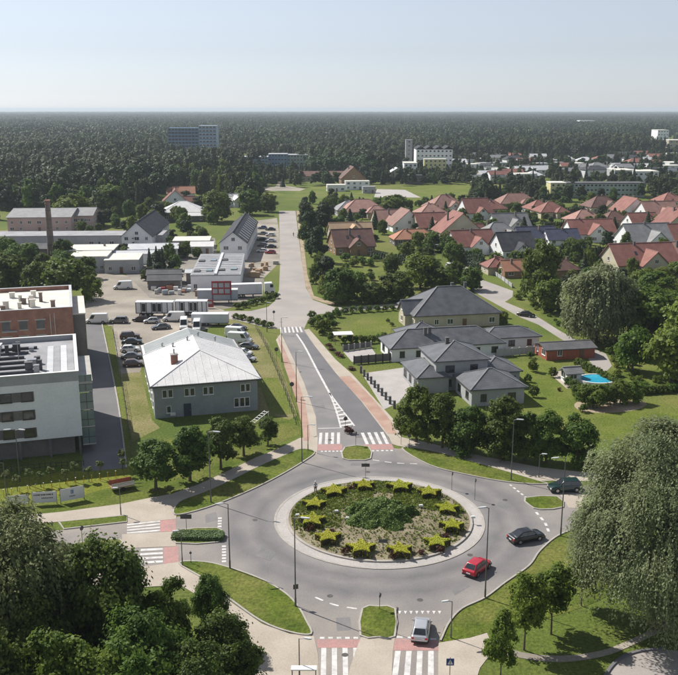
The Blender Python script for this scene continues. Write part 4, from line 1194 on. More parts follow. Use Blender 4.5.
# ---------------------------------------------------------------- brick shell under construction
t = thing('brick_shell','unfinished red brick block with a pale flat roof behind the white apartment block','building',(-52.8,176.1,0),R(16.5))
FOOT.append((-68,184,20))
wb = MB(); wb.box(-30,0,0,24,-0.3,12.9); wb.build('wall','brick_red',t)
pb = MB(); pb.box(-30,0,0,0.4,12.9,14.0); pb.box(-0.4,0,0.4,24,12.9,14.0); pb.box(-30,-0.4,23.6,24,12.9,14.0); pb.build('parapet','brick_red',t)
cp = MB(); cp.box(-30,0.08,-0.08,0.48,14.0,14.08); cp.box(-0.48,0.08,0.48,24.08,14.0,14.08); cp.box(-30,-0.48,23.52,24.08,14.0,14.08); cp.build('coping','metal_pale',t)
rb = MB(); rb.box(-30,-0.4,0.4,23.6,12.91,13.2); rb.build('roof','felt_white',t)
for z in (11.0,7.9):
    for x in (-6.2,-9.4,-12.6,-16.5):
        o = MB(); o.box(x-0.75,x+0.75,-0.02,0.3,z-0.95,z+0.75); o = o.build('window_opening','concrete_dark',t)
        l = MB(); l.box(x-1.0,x+1.0,-0.05,0.1,z+0.76,z+0.96); l.box(x-0.85,x+0.85,-0.07,0.1,z-1.12,z-0.96); l.build('lintel','concrete',o)
rg = random.Random(9)
for i in range(16):
    x = rg.uniform(-16,-2); y = rg.uniform(4,20); h = rg.uniform(0.8,2.2); b = MB(); s = rg.uniform(0.3,0.55)
    b.box(x-s,x+s,y-s*0.8,y+s*0.8,13.2,13.2+h); b.box(x-s-0.1,x+s+0.1,y-s*0.8-0.1,y+s*0.8+0.1,13.2+h,13.3+h); b.build('vent_stack','felt_white' if i%3 else 'brick_chimney',t)
b = MB(); b.box(0.0,2.4,2,20,-0.3,12.0); b.build('side_wing','render_dark',t)
b = MB(); b.box(-0.02,2.5,1.9,20.1,12.0,12.25); b.build('side_wing_roof','felt_white',t)
for x in (-3.5,-4.3): 
    b = MB(); b.box(x-0.06,x+0.06,-0.12,-0.02,0,13); b.build('downpipe','metal_grey',t)
b = MB(); b.box(-13.4,-10.6,-0.9,-0.02,9.85,10.0); b.build('balcony_slab','concrete',t)

# ---------------------------------------------------------------- slate-roofed villas to the right of the road
house('front villa of two slate hipped storeys behind the row of trees',(22.6,166.5),11,[(0.6,4.6,10.2,10.4,6.0,'hip',24),(4.2,-6.0,10.0,9.2,3.25,'hip',25),(-5.2,4.0,6.0,11.0,3.2,'hip',24),(8.6,3.6,7.5,8.2,3.2,'hip',24)],
      wall='render_grey',roof='tile_slate',frame='frame_dark',chim=1,seed=3)
house('long low slate-roofed house behind the front villa',(23.2,193.0),12,[(-0.8,0,25.0,9.3,3.0,'hip',29),(-3.5,6.5,9.5,9.0,3.1,'hip',27),(15.5,3.2,13,7.0,2.9,'hip',22)],wall='render_white',roof='tile_slate',frame='frame_dark',chim=2,skyl=0,seed=4)
o = house('tall slate-roofed house with a small white front gable at the side street',(27.6,225.0),11,[(0,0,21.6,15.4,3.3,'hip',34),(-9.2,-1.5,6.5,6.0,3.4,'gx',42)],wall='render_cream',roof='tile_slate',frame='frame_white',chim=2,skyl=1,seed=5)
b = MB(); b.bar((-4,-6.2,4.2),(-4,-1.4,7.4),0.5,0.12)
house('red timber outbuilding with a dark flat-pitched roof by the pool garden',(49.0,191.0),11,[(0,0,11.0,6.2,2.5,'gx',13)],wall='timber_red',roof='felt_dark',name='garden_shed',cat='shed',chim=0,wn=2,doors=True,seed=2)
house('small white garden pavilion beside the pool',(45.6,171.6),12,[(0,0,3.0,2.6,2.3,'gx',30)],wall='render_white',roof='tile_midgrey',name='garden_pavilion',cat='pavilion',chim=0,doors=False,wn=1,seed=3)
# ---------------------------------------------------------------- houses and sheds beyond the yard
o = house('long white terrace with a dark roof crossed by pale strips, beside the far road',(-38.2,351,0),1.5,[(0,0,9.4,62,6.4,'gy',38)],wall='render_white',roof='tile_grey',name='terrace_house',cat='house',chim=0,sides='SE',wn=None,seed=6)
tp = math.tan(R(38))
rf = [c for c in o.children if c.name.startswith('roof')][0]
for i in range(11):
    y = -27+i*5.4; zz = 6.4-0.45*tp
    b = MB(); b.bar((4.9,y,zz+0.16),(1.6,y,zz+0.16+3.3*tp),0.75,0.10); b.build('solar_panel' if i%2 else 'pale_strip','metal_white',rf)
    b = MB(); b.bar((4.3,y+2.6,zz+0.16+0.6*tp),(0.9,y+2.6,zz+0.16+4*tp),3.2,0.06); b.build('solar_panel','solar',rf)
    b = MB(); b.bar((-4.3,y+2.6,zz+0.16+0.6*tp),(-0.9,y+2.6,zz+0.16+4*tp),3.2,0.06); b.build('solar_panel','solar',rf)
o = house('white gabled house with a dark striped roof beside three spruces',(-77.5,366,0),2,[(0,0,11.4,44,5.4,'gy',42)],wall='render_white',roof='tile_grey',name='terrace_house',cat='house',chim=0,sides='SE',seed=8)
tp = math.tan(R(42))
rf = [c for c in o.children if c.name.startswith('roof')][0]
for i in range(9):
    y = -19+i*4.7; zz = 5.4-0.45*tp
    b = MB(); b.bar((5.5,y,zz+0.18),(2.0,y,zz+0.18+3.5*tp),0.6,0.10); b.build('pale_strip','metal_white',rf)
    b = MB(); b.bar((5.0,y+2.3,zz+0.18+0.5*tp),(1.0,y+2.3,zz+0.18+4.5*tp),3.0,0.06); b.build('solar_panel','solar',rf)
o = house('grey workshop with a ribbed flat roof in front of the long white terrace',(-37.6,283,0),4,[(0,0,14.5,40,4.6,'flat',0)],wall='render_white',roof='felt_grey',name='workshop',cat='building',chim=0,wn=5,seed=8)
rf = [c for c in o.children if c.name.startswith('roof')][0]
for i in range(12):
    b = MB(); b.box(-6.9,6.9,-19+i*3.3,-18.7+i*3.3,4.9,5.02); b.build('roof_rib','metal_pale',rf)
for i in range(7):
    b = MB(); x = -5.8+(i%4)*3.6; y = -14+(i//4)*15+i; b.box(x-0.9,x+0.9,y-1.6,y+1.6,4.9,5.25); b.build('roof_light','glass_green' if i%2 else 'felt_dark',rf)
b = MB(); b.box(-0.4,0.4,-20,20,4.9,5.3); b.build('roof_kerb','metal_pale',rf)
house('pale house with a low white hipped roof left of the big green tree',(-75.6,444),8,[(0,0,20,17,4.2,'hip',27),(6,-9,9,6,3.0,'gx',20)],wall='render_dark',roof='metal_white',chim=0,seed=5)
house('white shed with shallow pale roof in front of the dark striped roof',(-66.5,325),8,[(0,0,17,12,4.2,'gx',10),(-6,-9,15,8,3.6,'gx',8)],wall='render_white',roof='metal_pale',name='workshop',cat='building',chim=0,seed=6)
house('low grey flat workshop at the head of the gravel yard',(-71.5,300),6,[(0,0,11,14,4.2,'flat',0),(-11,2,12,12,5.0,'flat',0)],wall='render_grey',roof='felt_white',name='workshop',cat='building',chim=0,seed=9)
house('dark grey tarpaulin shed nearest the gravel yard',(-52,268),5,[(0,0,9.5,5.5,3.0,'gx',22)],wall='render_dark',roof='felt_dark',name='shed',cat='shed',chim=0,seed=4)
house('dark grey shed behind the one nearest the yard',(-53.6,276),5,[(0,0,10,6,3.2,'gx',20)],wall='render_dark',roof='felt_dark',name='shed',cat='shed',chim=0,seed=4)
house('pale-roofed open shed next to the pair of dark sheds',(-43.5,277.5),5,[(0,0,7,5.5,3.6,'gx',12)],wall='render_dark',roof='metal_pale',name='shed',cat='shed',chim=0,seed=4)
house('small pale canopy left of the long white terrace',(-51,338),5,[(0,0,8,9,3,'gx',14)],wall='render_grey',roof='metal_white',name='shed',cat='shed',chim=0,seed=4)
house('dark open garage below the pale hipped house',(-57,352),5,[(0,0,14,12,3,'flat',0)],wall='render_dark',roof='felt_white',name='garage',cat='garage',chim=0,seed=4)
o = house('pink industrial hall with a shallow grey roof at the left edge',(-131,408),4,[(0,0,27,26,6.6,'gx',11),(17.5,4,8,20,6.4,'gx',14)],wall='render_pink',roof='tile_midgrey',name='industrial_hall',cat='hall',chim=0,wn=7,seed=7)
house('long low grey warehouse in front of the pink hall',(-104,358),3,[(0,0,70,14,4.2,'flat',0)],wall='render_grey',roof='felt_grey',name='warehouse',cat='building',chim=0,wn=9,doors=False,seed=7)
house('pale gabled shed at the left edge below the pink hall',(-138,336),6,[(0,0,16,18,4.6,'gy',16)],wall='render_cream',roof='tile_midgrey',name='shed',cat='shed',chim=0,seed=7)
house('dark lean-to between the left tree and the warehouse',(-108,330),3,[(0,0,14,12,3.5,'gx',12)],wall='render_dark',roof='felt_dark',name='shed',cat='shed',chim=0,seed=7)
house('white-roofed pavilion with dark walls left of the gravel yard',(-86.5,318),5,[(0,0,16,14,4.6,'flat',0)],wall='render_dark',roof='felt_white',name='pavilion',cat='building',chim=1,seed=2)
# factory chimney
p = G(52,262)
t = thing('factory_chimney','tall tapering brick factory chimney before the pink hall','chimney',(p.x,p.y,0))
b = MB(); b.tube((0,0,-0.3),(0,0,21.5),1.35,0.85,18); b.build('shaft','brick_chimney',t,smooth=True)
for z in (20.2,21.2): 
    b = MB(); b.tube((0,0,z),(0,0,z+0.35),1.02,1.02,18); b.build('collar','brick_red',t,smooth=True)
for z in range(3,20,3):
    b = MB(); r_ = 1.35-(0.5*z/21.5)+0.03; b.tube((0,0,z),(0,0,z+0.12),r_,r_,18); b.build('iron_hoop','metal_dark',t)
# ---------------------------------------------------------------- the red-roofed estate: (x, y in photo, z of that point, w, d, eaves, turn, form, roof, wall, label)
def est(x, y, w, d, h, rot, form, roof, wall, label, zc=0.0, **k):
    p = G(x, y, zc); h = max(2.6, h*0.78)
    if form == 'cross': vols = [(0,0,w,d,h,'gx',40),(w*0.05,-d*0.38,w*0.42,d*0.55,h,'gy',42)]
    elif form == 'crossy': vols = [(0,0,w,d,h,'gy',40),(w*0.30,0,w*0.6,d*0.42,h,'gx',42)]
    elif form == 'hip': vols = [(0,0,w,d,h,'hip',34)]
    elif form == 'hipL': vols = [(0,0,w,d,h,'hip',35),(w*0.24,-d*0.48,w*0.46,d*0.5,h,'hip',35)]
    elif form == 'hipg': vols = [(0,0,w,d,h,'hip',38),(w*0.15,-d*0.36,w*0.4,d*0.45,h,'gy',42)]
    elif form == 'gx': vols = [(0,0,w,d,h,'gx',38)]
    else: vols = [(0,0,w,d,h,'gy',40)]
    return house(label, (p.x,p.y), rot, vols, wall=wall, roof=roof, group=None, **k)
E_ = est
E_(351,252,15,13,4.2,14,'cross','tile_brown','timber','big dark brown gabled house standing alone behind the meadow trees',skyl=2)
E_(350,241,17,9,5.0,12,'cross','tile_tan','render_cream','tan-roofed wing right behind the dark brown gabled house')
E_(362,216,22,15,3.6,12,'hipL','tile_salmon','render_cream','pinkish hipped house with a grey-green neighbour above the brown house')
E_(348,215,13,12,4,12,'hip','tile_midgrey','render_grey','grey-green hipped house next to the pinkish one')
E_(405,230,15,12,4,14,'crossy','tile_salmon','render_white','salmon gabled house left of the orange hipped house')
E_(413,244,17,9,2.8,10,'hip','tile_orange','render_dark','low orange hipped house with a dark carport below it')
E_(444,212,19,15,3.6,14,'hipg','tile_salmon','render_white','pink hipped house in front of the sports field')
E_(474,218,13,15,4.5,14,'cross','tile_red','render_white','red gabled house between the pink hipped house and the grey houses')
E_(492,214,12,11,4,10,'hip','tile_red','render_cream','small plain red hipped house right of the red gabled one')
E_(515,207,22,13,3.2,12,'hipL','tile_salmon','render_cream','long salmon hipped house at the foot of the far gardens')
E_(429,232,13,13,4,12,'cross','tile_red','render_cream','dull red house right behind the orange carport house')
E_(457,238,18,13,4.4,12,'crossy','tile_red','render_cream','brick red house with a cream gable in the middle of the estate')
E_(470,252,16,12,4.4,16,'cross','tile_red','render_white','red gabled house behind the dark clipped hedge by the side street')
E_(497,244,17,13,4.2,14,'hipg','tile_midgrey','render_white','grey multi-gabled house right of the red one behind the hedge')
E_(512,256,13,13,4.4,14,'cross','tile_grey','render_white','darker grey gabled house nearest the side street')
E_(508,232,16,12,4.2,14,'cross','tile_midgrey','render_white','light grey house at the back of the grey group')
E_(534,243,16,10,3.6,12,'gx','tile_navy','render_white','navy-roofed house right of the grey group')
E_(497,273,8.5,7,2.6,10,'hip','tile_red','render_cream','small red hipped garage beside the side street')
E_(513,276,8.5,7,2.6,12,'gx','tile_orange','timber','orange-roofed garage next to the small red one')
E_(588,240,19,12,4.6,10,'cross','tile_red','render_white','bright red house with a front gable above the tall dark hedge')
E_(583,226,15,12,4,12,'hip','tile_salmon','render_cream','salmon hipped house behind the bright red one')
E_(560,244,13,9,3.2,10,'gx','tile_navy','render_white','low navy-grey house left of the bright red gabled house')
E_(549,217,14,12,4,12,'hipL','tile_red','render_cream','red hipped house beside the tall grey-green tree')
E_(600,212,17,12,4.2,14,'hipg','tile_brown','render_cream','brownish grey house in front of the long green block')
E_(629,217,15,13,4.6,12,'crossy','tile_red','render_white','red house with a white front gable below the long block')
E_(656,220,17,14,4.2,12,'cross','tile_salmon','render_white','pale red house cut by trees near the right edge')
E_(668,207,14,12,4.5,12,'hip','tile_red','render_white','red house at the right edge behind the pale red one')
E_(674,233,18,13,4,12,'crossy','tile_red','render_cream','deep red house at the right edge above the grey house')
E_(644,247,19,14,4.4,12,'cross','tile_midgrey','render_white','pale grey house with a white gable wall near the right edge')
E_(638,270,22,14,4.2,12,'cross','tile_red','render_cream','large bright red house nearest the meadow at right',skyl=2)
E_(672,264,14,12,4.4,12,'hip','tile_salmon','render_cream','pink house at the right edge beside the large bright red one')
E_(683,246,15,13,4.4,12,'cross','tile_red','render_cream','red house half outside the right edge')
E_(561,276,9,8,2.8,12,'hip','tile_brown','timber','small brown hipped cottage under the tall grey-green tree')
E_(430,219,14,12,4,14,'hip','tile_salmon','render_white','pink house left of the one facing the sports field')
E_(386,226,12,11,3.8,12,'cross','tile_salmon','render_cream','pink gabled house between the two hedges left of the salmon gable')
E_(537,214,12,11,4,14,'hip','tile_red','render_white','small red house behind the navy roof')
E_(640,229,13,11,4,12,'gx','tile_red','render_white','small red gabled house between the grey and the white-gabled one')
E_(612,226,12,10,4,12,'hip','tile_brown','render_cream','dark hipped house hidden by trees right of the salmon one')

# ---------------------------------------------------------------- larger buildings far behind
def block(label, x0, x1, y, H, depth, wall, roof, floors, nb, name='building', rot=0., ww=2.2, frame='frame_white', band=None, wh=1.4):
    a, b_ = G(x0,y), G(x1,y); w = (b_.x-a.x)
    t = thing(name, label, 'building', ((a.x+b_.x)/2, a.y+depth/2, 0), R(rot))
    FOOT.append(((a.x+b_.x)/2, a.y+depth/2, w*0.6))
    m = MB(); m.box(-w/2,w/2,-depth/2,depth/2,-0.3,H); m.build('wall',wall,t)
    m = MB(); m.box(-w/2-0.2,w/2+0.2,-depth/2-0.2,depth/2+0.2,H,H+0.5); m.build('roof',roof,t)
    fh = H/floors
    for f in range(floors):
        if band:
            m = MB(); m.box(-w/2-0.05,w/2+0.05,-depth/2-0.06,-depth/2+0.02,f*fh+0.1,f*fh+fh*0.38); m.build('spandrel',band,t)
        for i in range(nb): window(t,-w/2+w*(i+0.5)/nb,-depth/2,f*fh+fh*0.62,ww,wh,0,frame,0)
    return t
t = block('tall blue glass office tower standing above the forest',169,199,158,31.5,18,'panel_blue','panel_blue',9,9,name='office_tower',ww=3.0,wh=2.2,frame='frame_dark')
t = block('pale blue banded wing of the tall office tower',199.5,217,158,34,20,'panel_pale_blue','panel_pale_blue',9,5,name='office_tower',ww=3.2,band='panel_blue',wh=1.7)
block('low blue school block left of the far sandy track',238,268,170,11,14,'panel_blue','metal_pale',4,10,ww=1.8,frame='panel_pale_blue')
block('second blue school block with a pale roof right of the first',268.5,287,169.4,13,14,'panel_blue','metal_pale',4,6,ww=1.8,frame='panel_pale_blue')
block('grey-green school block nearest the far road axis',287.5,312,169,12,16,'panel_green','metal_pale',4,8,ww=1.8)
t = block('white many-gabled apartment building beyond the sports field',416,452,172.5,19,26,'render_white','tile_grey',5,9,ww=1.6,rot=0)
b = MB()
for i in range(4): gable(b,None,-15.5+i*7.8,-7.8+i*7.8,-13,13,19.4,32,'y',ov=0.1)
b.build('gable_roof','tile_grey',t)
block('pale yellow wing in front of the white gabled building',424,446,175.5,12.5,8,'render_yellow','felt_white',4,5,ww=1.6)
block('white low annexe left of the white gabled building',404,417,178,11,20,'render_white','felt_white',3,3,ww=1.8)
block('dark fenced sports cage left of the sports field',405,422,184.5,6,6,'render_dark','felt_dark',1,4,ww=3)
block('slim grey stair tower behind the white annexe',405.5,412,169,25,8,'render_grey','felt_grey',7,1,ww=2)
block('long green-grey three-storey block behind the red roofs',566,644,197.5,8.2,12,'panel_green','felt_dark',3,20,ww=1.7,frame='frame_white')
block('cream end house of the long green-grey block',550,565.5,198,8.6,12,'render_yellow','felt_white',3,3,ww=1.5)
block('pale blue-grey hall above the long green-grey block',614,633,183.5,9,20,'render_grey','felt_white',2,6,ww=2)
block('bright white hall right of the pale blue-grey one',633,658,184,8.5,20,'render_white','felt_white',2,5,ww=2)
block('white clinic block on the far right skyline',657,668,143.5,20,30,'render_white','felt_white',4,4,ww=2.5)
block('cream block below the far right skyline clinic',668,700,152,14,30,'render_cream','felt_white',3,6,ww=2.5)
block('lone white roofs deep in the forest right of centre',580,595,128,20,40,'render_white','metal_white',3,5,ww=3)
# small white houses of the far town
rg = random.Random(21)
gp = 'white houses of the far town'
n_ = 0
far = []
for i in range(900):
    x = rg.uniform(456,676); y = rg.uniform(159,184)
    if x > 545 and y > 178: continue
    if x < 480 and y > 176: continue
    if any(abs(x-a) < 8 and abs(y-b_) < 2.7 for a,b_ in far): continue
    far.append((x,y))
    if len(far) >= 84: break
wallsL = ['render_white','render_white','render_cream','render_white','render_grey']
roofsL = ['felt_white','felt_grey','tile_midgrey','tile_red','tile_grey','metal_pale','felt_dark']
LOOKS = {}
for x,y in far:
    p = G(x,y); w = rg.uniform(10,20); d = rg.uniform(9,13); hgt = rg.uniform(3.8,7)
    ro = rg.choice(roofsL); wl = rg.choice(wallsL)
    kind = 'flat' if ro.startswith('felt') else rg.choice(('hip','gx'))
    look = {'render_white':'white','render_cream':'cream','render_grey':'grey'}[wl]+' far-town house with '+{'felt_white':'a flat white','felt_grey':'a flat grey','tile_midgrey':'a pitched grey','tile_red':'a pitched red','tile_grey':'a pitched dark','metal_pale':'a pitched pale','felt_dark':'a flat dark'}[ro]+' roof'
    LOOKS.setdefault(look,[]).append((x,house(look, (p.x,p.y), rg.uniform(4,18), [(0,0,w,d,hgt,kind,26)], wall=wl, roof=ro, name='town_house', group=gp, chim=0, sides='S', doors=False, seed=n_, wn=3)))
    n_ += 1
NUM = ['leftmost','second from left','third from left','fourth from left','fifth from left','sixth from left','seventh from left','eighth from left','ninth from left','tenth from left','eleventh from left','twelfth from left','thirteenth from left','fourteenth from left','fifteenth from left']
for look,L_ in LOOKS.items():
    for i,(x,o) in enumerate(sorted(L_,key=lambda q: q[0])):
        if len(L_) > 1: o['label'] = look+', '+NUM[min(i,14)]+' of its kind'
# roofs that peep out of the left wood and beside the sandy track
house('red-roofed house peeping out of the left wood',(-88,492),10,[(0,0,13,14,4.5,'gy',42),(6,-4,9,7,4,'gx',40)],roof='tile_red',seed=3)
house('orange roof behind the red one in the left wood',(-93,540),10,[(0,0,16,10,4.5,'gx',35)],roof='tile_orange',seed=3)
house('white-roofed cottage at the head of the far road',(-58,505),30,[(0,0,14,9,4,'gx',32),(0,-4,6,7,4,'gy',35)],roof='metal_white',seed=3)
house('small white kiosk by the sandy track',(-2,600),5,[(0,0,12,8,4,'flat',0)],roof='felt_white',name='kiosk',cat='kiosk',chim=0,seed=3)
house('dark red gabled house left of the white-walled garage by the field',(9,640),8,[(0,0,17,16,6,'gy',42)],wall='timber',roof='tile_brown',seed=3)
house('white garage in front of the dark red gabled house',(12,612),4,[(0,0,16,7,5.5,'flat',0)],roof='felt_white',name='garage',cat='garage',chim=0,seed=3)
house('long low brown-roofed building beyond the field',(-10,690),4,[(0,0,44,14,4,'gx',24)],wall='render_cream',roof='tile_brown',seed=3)
house('grey cube on the skate park edge',(19,585),4,[(0,0,8,5,4.0,'flat',0)],wall='render_grey',roof='felt_grey',name='changing_room',cat='building',chim=0,seed=3)
house('pale tent-like roofs in front of the white annexe',(43,690),4,[(0,0,16,12,5,'gy',30)],wall='render_cream',roof='metal_pale',seed=3)
# ================================================================ vehicles
def paintmat(name, c, rough=0.28, metal=0.0): return mat(name, c, rough=rough, coat=0.6, spec=0.5, metal=metal)
paintmat('paint_car_red',(0.42,0.012,0.030)); paintmat('paint_car_black',(0.010,0.012,0.015)); paintmat('paint_car_silver',(0.55,0.56,0.58),0.3,0.5)
paintmat('paint_car_white',(0.74,0.74,0.73)); paintmat('paint_car_grey',(0.14,0.145,0.15),0.3,0.3); paintmat('paint_car_blue',(0.03,0.06,0.16)); paintmat('paint_car_brown',(0.09,0.05,0.035))
paintmat('paint_car_green',(0.012,0.035,0.035)); paintmat('paint_car_beige',(0.42,0.36,0.27))
mat('tyre',(0.018,0.018,0.018),rough=0.85); mat('rim',(0.42,0.43,0.44),rough=0.3,metal=0.8); mat('lamp_clear',(0.75,0.77,0.80),rough=0.1,spec=0.8)
mat('lamp_red',(0.45,0.012,0.015),rough=0.2); mat('plate',(0.75,0.75,0.72),rough=0.5); mat('trim_black',(0.02,0.02,0.022),rough=0.6)
mat('tarp_white',(0.66,0.67,0.69),(0.58,0.59,0.61),rough=0.6,scale=0.6); mat('tarp_grey',(0.36,0.39,0.43),(0.30,0.33,0.37),rough=0.6,scale=0.6)
mat('sign_red',(0.30,0.03,0.035),(0.24,0.03,0.03),rough=0.6,scale=1.)
def loft(mb, secs, m=None):
    n = len(secs[0]); vs = []; fs = []
    for s in secs: vs += s
    for i in range(len(secs)-1):
        for j in range(n):
            a = i*n+j; b = i*n+(j+1)%n
            fs.append((a,b,b+n,a+n))
    fs += [tuple(range(n-1,-1,-1)), tuple(range((len(secs)-1)*n,len(secs)*n))]
    mb.add(vs,fs,m)
def vehicle(name, label, cat, L, Wd, prof, gh, roofz, wheels, wr=0.32, paint='paint_car_white', side_split=1, rear_glass=True, box_rear=False):
    """prof: (x, top z, half-width factor) along the length, nose at +x; gh: x of windscreen foot, roof front, roof rear, rear window foot"""
    t = thing(name, label, cat)
    hw = Wd/2; b = MB()
    secs = []
    for x,z,k in prof:
        w = hw*k
        secs.append([(x,-w*0.90,0.20),(x,w*0.90,0.20),(x,w,0.42),(x,w*0.985,z*0.80),(x,w*0.90,z),(x,-w*0.90,z),(x,-w*0.985,z*0.80),(x,-w,0.42)])
    loft(b, secs)
    bo = b.build('body', paint, t, smooth=True, bevel=0.11, seg=3)
    xa,xb,xc,xd = gh
    def top_at(x):
        for i in range(len(prof)-1):
            x0,z0,_ = prof[i]; x1,z1,_ = prof[i+1]
            if min(x0,x1) <= x <= max(x0,x1): return z0+(z1-z0)*((x-x0)/(x1-x0) if x1 != x0 else 0)
        return prof[0][1]
    za, zd = top_at(xa)-0.03, top_at(xd)-0.03
    kb, kt = 0.90*hw, 0.72*hw if not box_rear else 0.84*hw
    zr = roofz
    V = [(xa,-kb,za),(xa,kb,za),(xd,kb,zd),(xd,-kb,zd),(xb,-kt,zr),(xb,kt,zr),(xc,kt,zr),(xc,-kt,zr)]
    c = MB(); c.add(V, [(3,2,1,0),(4,5,6,7),(0,1,5,4),(1,2,6,5),(2,3,7,6),(3,0,4,7)][:1]+[(7,6,5,4)[::-1]]+[(0,1,5,4),(1,2,6,5),(2,3,7,6),(3,0,4,7)])
    c.build('cabin', paint, t, smooth=True, bevel=0.11, seg=3)
    def pane(nm, q, i0, i1, j0, j1, out=0.014):
        A,B,C_,D = [Vector(p) for p in q]
        n = (B-A).cross(D-A).normalized()
        def P(u,v): return A.lerp(B,u).lerp(D.lerp(C_,u),v)
        pts = [P(i0,j0),P(i1,j0),P(i1,j1),P(i0,j1)]
        cen = sum(pts,Vector())/4
        if n.dot(cen-Vector(((xa+xd)/2,0,(za+zr)/2))) < 0: n = -n
        g_ = MB(); g_.add([p-n*0.02 for p in pts]+[p+n*out for p in pts], [(3,2,1,0),(4,5,6,7),(0,1,5,4),(1,2,6,5),(2,3,7,6),(3,0,4,7)])
        return g_.build(nm,'glass',t)
    V = [Vector(v) for v in V]
    pane('windscreen',(V[0],V[1],V[5],V[4]),0.07,0.93,0.10,0.92)
    if rear_glass: pane('rear_window',(V[3],V[2],V[6],V[7]),0.10,0.90,0.22,0.88)
    if not box_rear:
        for nm,(a,bq,c_,d) in (('side_window',(V[0],V[3],V[7],V[4])),('side_window',(V[1],V[2],V[6],V[5]))):
            for s in range(side_split):
                pane(nm,(a,bq,c_,d),0.06+s*0.90/side_split,0.06+(s+0.93)*0.90/side_split,0.12,0.88)
    else:
        for (a,bq,c_,d) in ((V[0],V[3],V[7],V[4]),(V[1],V[2],V[6],V[5])): pane('side_window',(a,bq,c_,d),0.06,0.26,0.15,0.8)
    for x in wheels:
        for s in (-1,1):
            w_ = MB(); w_.tube((x,s*(hw-0.20),wr),(x,s*(hw+0.015),wr),wr,wr,16); o = w_.build('wheel','tyre',t)
            r_ = MB(); r_.tube((x,s*(hw-0.05),wr),(x,s*(hw+0.022),wr),wr*0.62,wr*0.58,12); r_.build('rim','rim',o)
    for x in wheels:                                      # dark wheel arches
        for s in (-1,1):
            q = MB(); q.tube((x,s*(hw-0.12),wr+0.03),(x,s*(hw+0.008),wr+0.03),wr*1.17,wr*1.17,18); q.build('wheel_arch','trim_black',t)
    xf, xr = prof[-1][0], prof[0][0]
    if xf < xr: xf, xr = xr, xf
    zf = top_at(xf-0.08); zq = top_at(xr+0.08)
    for s in (-1,1):
        h = MB(); h.cbox(xf-0.06,s*hw*0.66,zf*0.78,0.18,0.34,0.15); h.build('headlight','lamp_clear',t)
        h = MB(); h.cbox(xr+0.05,s*hw*0.76,zq*0.82,0.14,0.26,0.17 if not box_rear else 0.3); h.build('tail_light','lamp_red',t)
        h = MB(); h.cbox(xa-0.35,s*(hw+0.07),za+0.10,0.12,0.16,0.14); h.build('mirror',paint,t)
    h = MB(); h.cbox(xr-0.01,0,0.55,0.05,0.50,0.12); h.build('number_plate','plate',t)
    h = MB(); h.box(xr-0.03,xr+0.12,-hw*0.92,hw*0.92,0.24,0.42); h.box(xf-0.12,xf+0.03,-hw*0.88,hw*0.88,0.24,0.42); h.build('bumper','trim_black',t)
    return t
HATCH = dict(L=4.1,Wd=1.78,prof=[(-2.05,0.86,0.90),(-1.85,0.95,0.97),(-0.6,0.95,1.0),(0.75,0.95,1.0),(1.55,0.88,0.98),(1.95,0.76,0.90),(2.07,0.64,0.80)],gh=(1.30,0.35,-1.25,-1.98),roofz=1.50,wheels=(-1.25,1.28))
SEDAN = dict(L=4.6,Wd=1.82,prof=[(-2.3,0.78,0.88),(-2.1,0.94,0.95),(-0.8,0.95,1.0),(0.8,0.94,1.0),(1.7,0.86,0.98),(2.18,0.74,0.90),(2.3,0.62,0.80)],gh=(1.30,0.35,-0.80,-1.90),roofz=1.45,wheels=(-1.4,1.4))
SUV = dict(L=4.6,Wd=1.90,prof=[(-2.3,0.95,0.92),(-2.1,1.08,0.97),(-0.6,1.08,1.0),(0.9,1.06,1.0),(1.75,0.96,0.97),(2.22,0.80,0.88),(2.3,0.70,0.82)],gh=(1.15,0.45,-1.75,-2.2),roofz=1.70,wheels=(-1.35,1.4),wr=0.37)
VAN = dict(L=5.6,Wd=2.0,prof=[(-2.8,1.15,0.97),(-2.6,1.18,1.0),(-0.5,1.18,1.0),(1.4,1.18,1.0),(2.2,1.08,0.97),(2.7,0.85,0.90),(2.8,0.72,0.85)],gh=(2.05,1.15,-2.66,-2.76),roofz=2.45,wheels=(-1.6,1.75),wr=0.34,box_rear=True)
def place(t, x, y, ang, z=0.02):
    p = G(x, y); t.location = (p.x,p.y,z); t.rotation_euler = (0,0,R(ang)); return t
V_ = {}
def car(kind, paint, x, y, ang, label, group=None, name='car', cat='car', z=0.02):
    spec = dict(hatch=HATCH,sedan=SEDAN,suv=SUV,van=VAN)[kind]
    key = (kind,paint)
    if key not in V_:
        V_[key] = vehicle(name,label,cat,paint=paint,side_split=2 if kind != 'van' else 1,rear_glass=kind != 'van',**spec); t = V_[key]
        if group: t['group'] = group
    else:
        t = copy_tree(V_[key],(0,0,0),0,label,group)
    return place(t,x,y,ang,z)
car('hatch','paint_car_red',477,571,52,'red hatchback driving round the lower right of the roundabout',z=0.03)
car('sedan','paint_car_black',526,540,22,'black saloon leaving the roundabout towards the east',z=0.03)
car('suv','paint_car_green',565,490.5,186,'dark estate car waiting on the east road beside the willow',z=0.03)
t = car('hatch','paint_car_silver',421,634,80,'silver car entering the roundabout from the bottom edge',z=0.03)
gp = 'cars parked round the grey office'
car('suv','paint_car_brown',130,338.5,12,'brown pickup-like car at the top of the line left of the office',gp)
car('sedan','paint_car_black',132,344,10,'black car second from the top in the line left of the office',gp)
car('hatch','paint_car_white',130,351.5,12,'white car in the line left of the office',gp)
car('sedan','paint_car_grey',132,358.5,10,'dark grey car in the line left of the office',gp)
car('hatch','paint_car_brown',133,366,12,'brown small car at the bottom of the line left of the office',gp)
car('suv','paint_car_grey',119,323,182,'dark estate car beside the white van at the driveway head',gp)
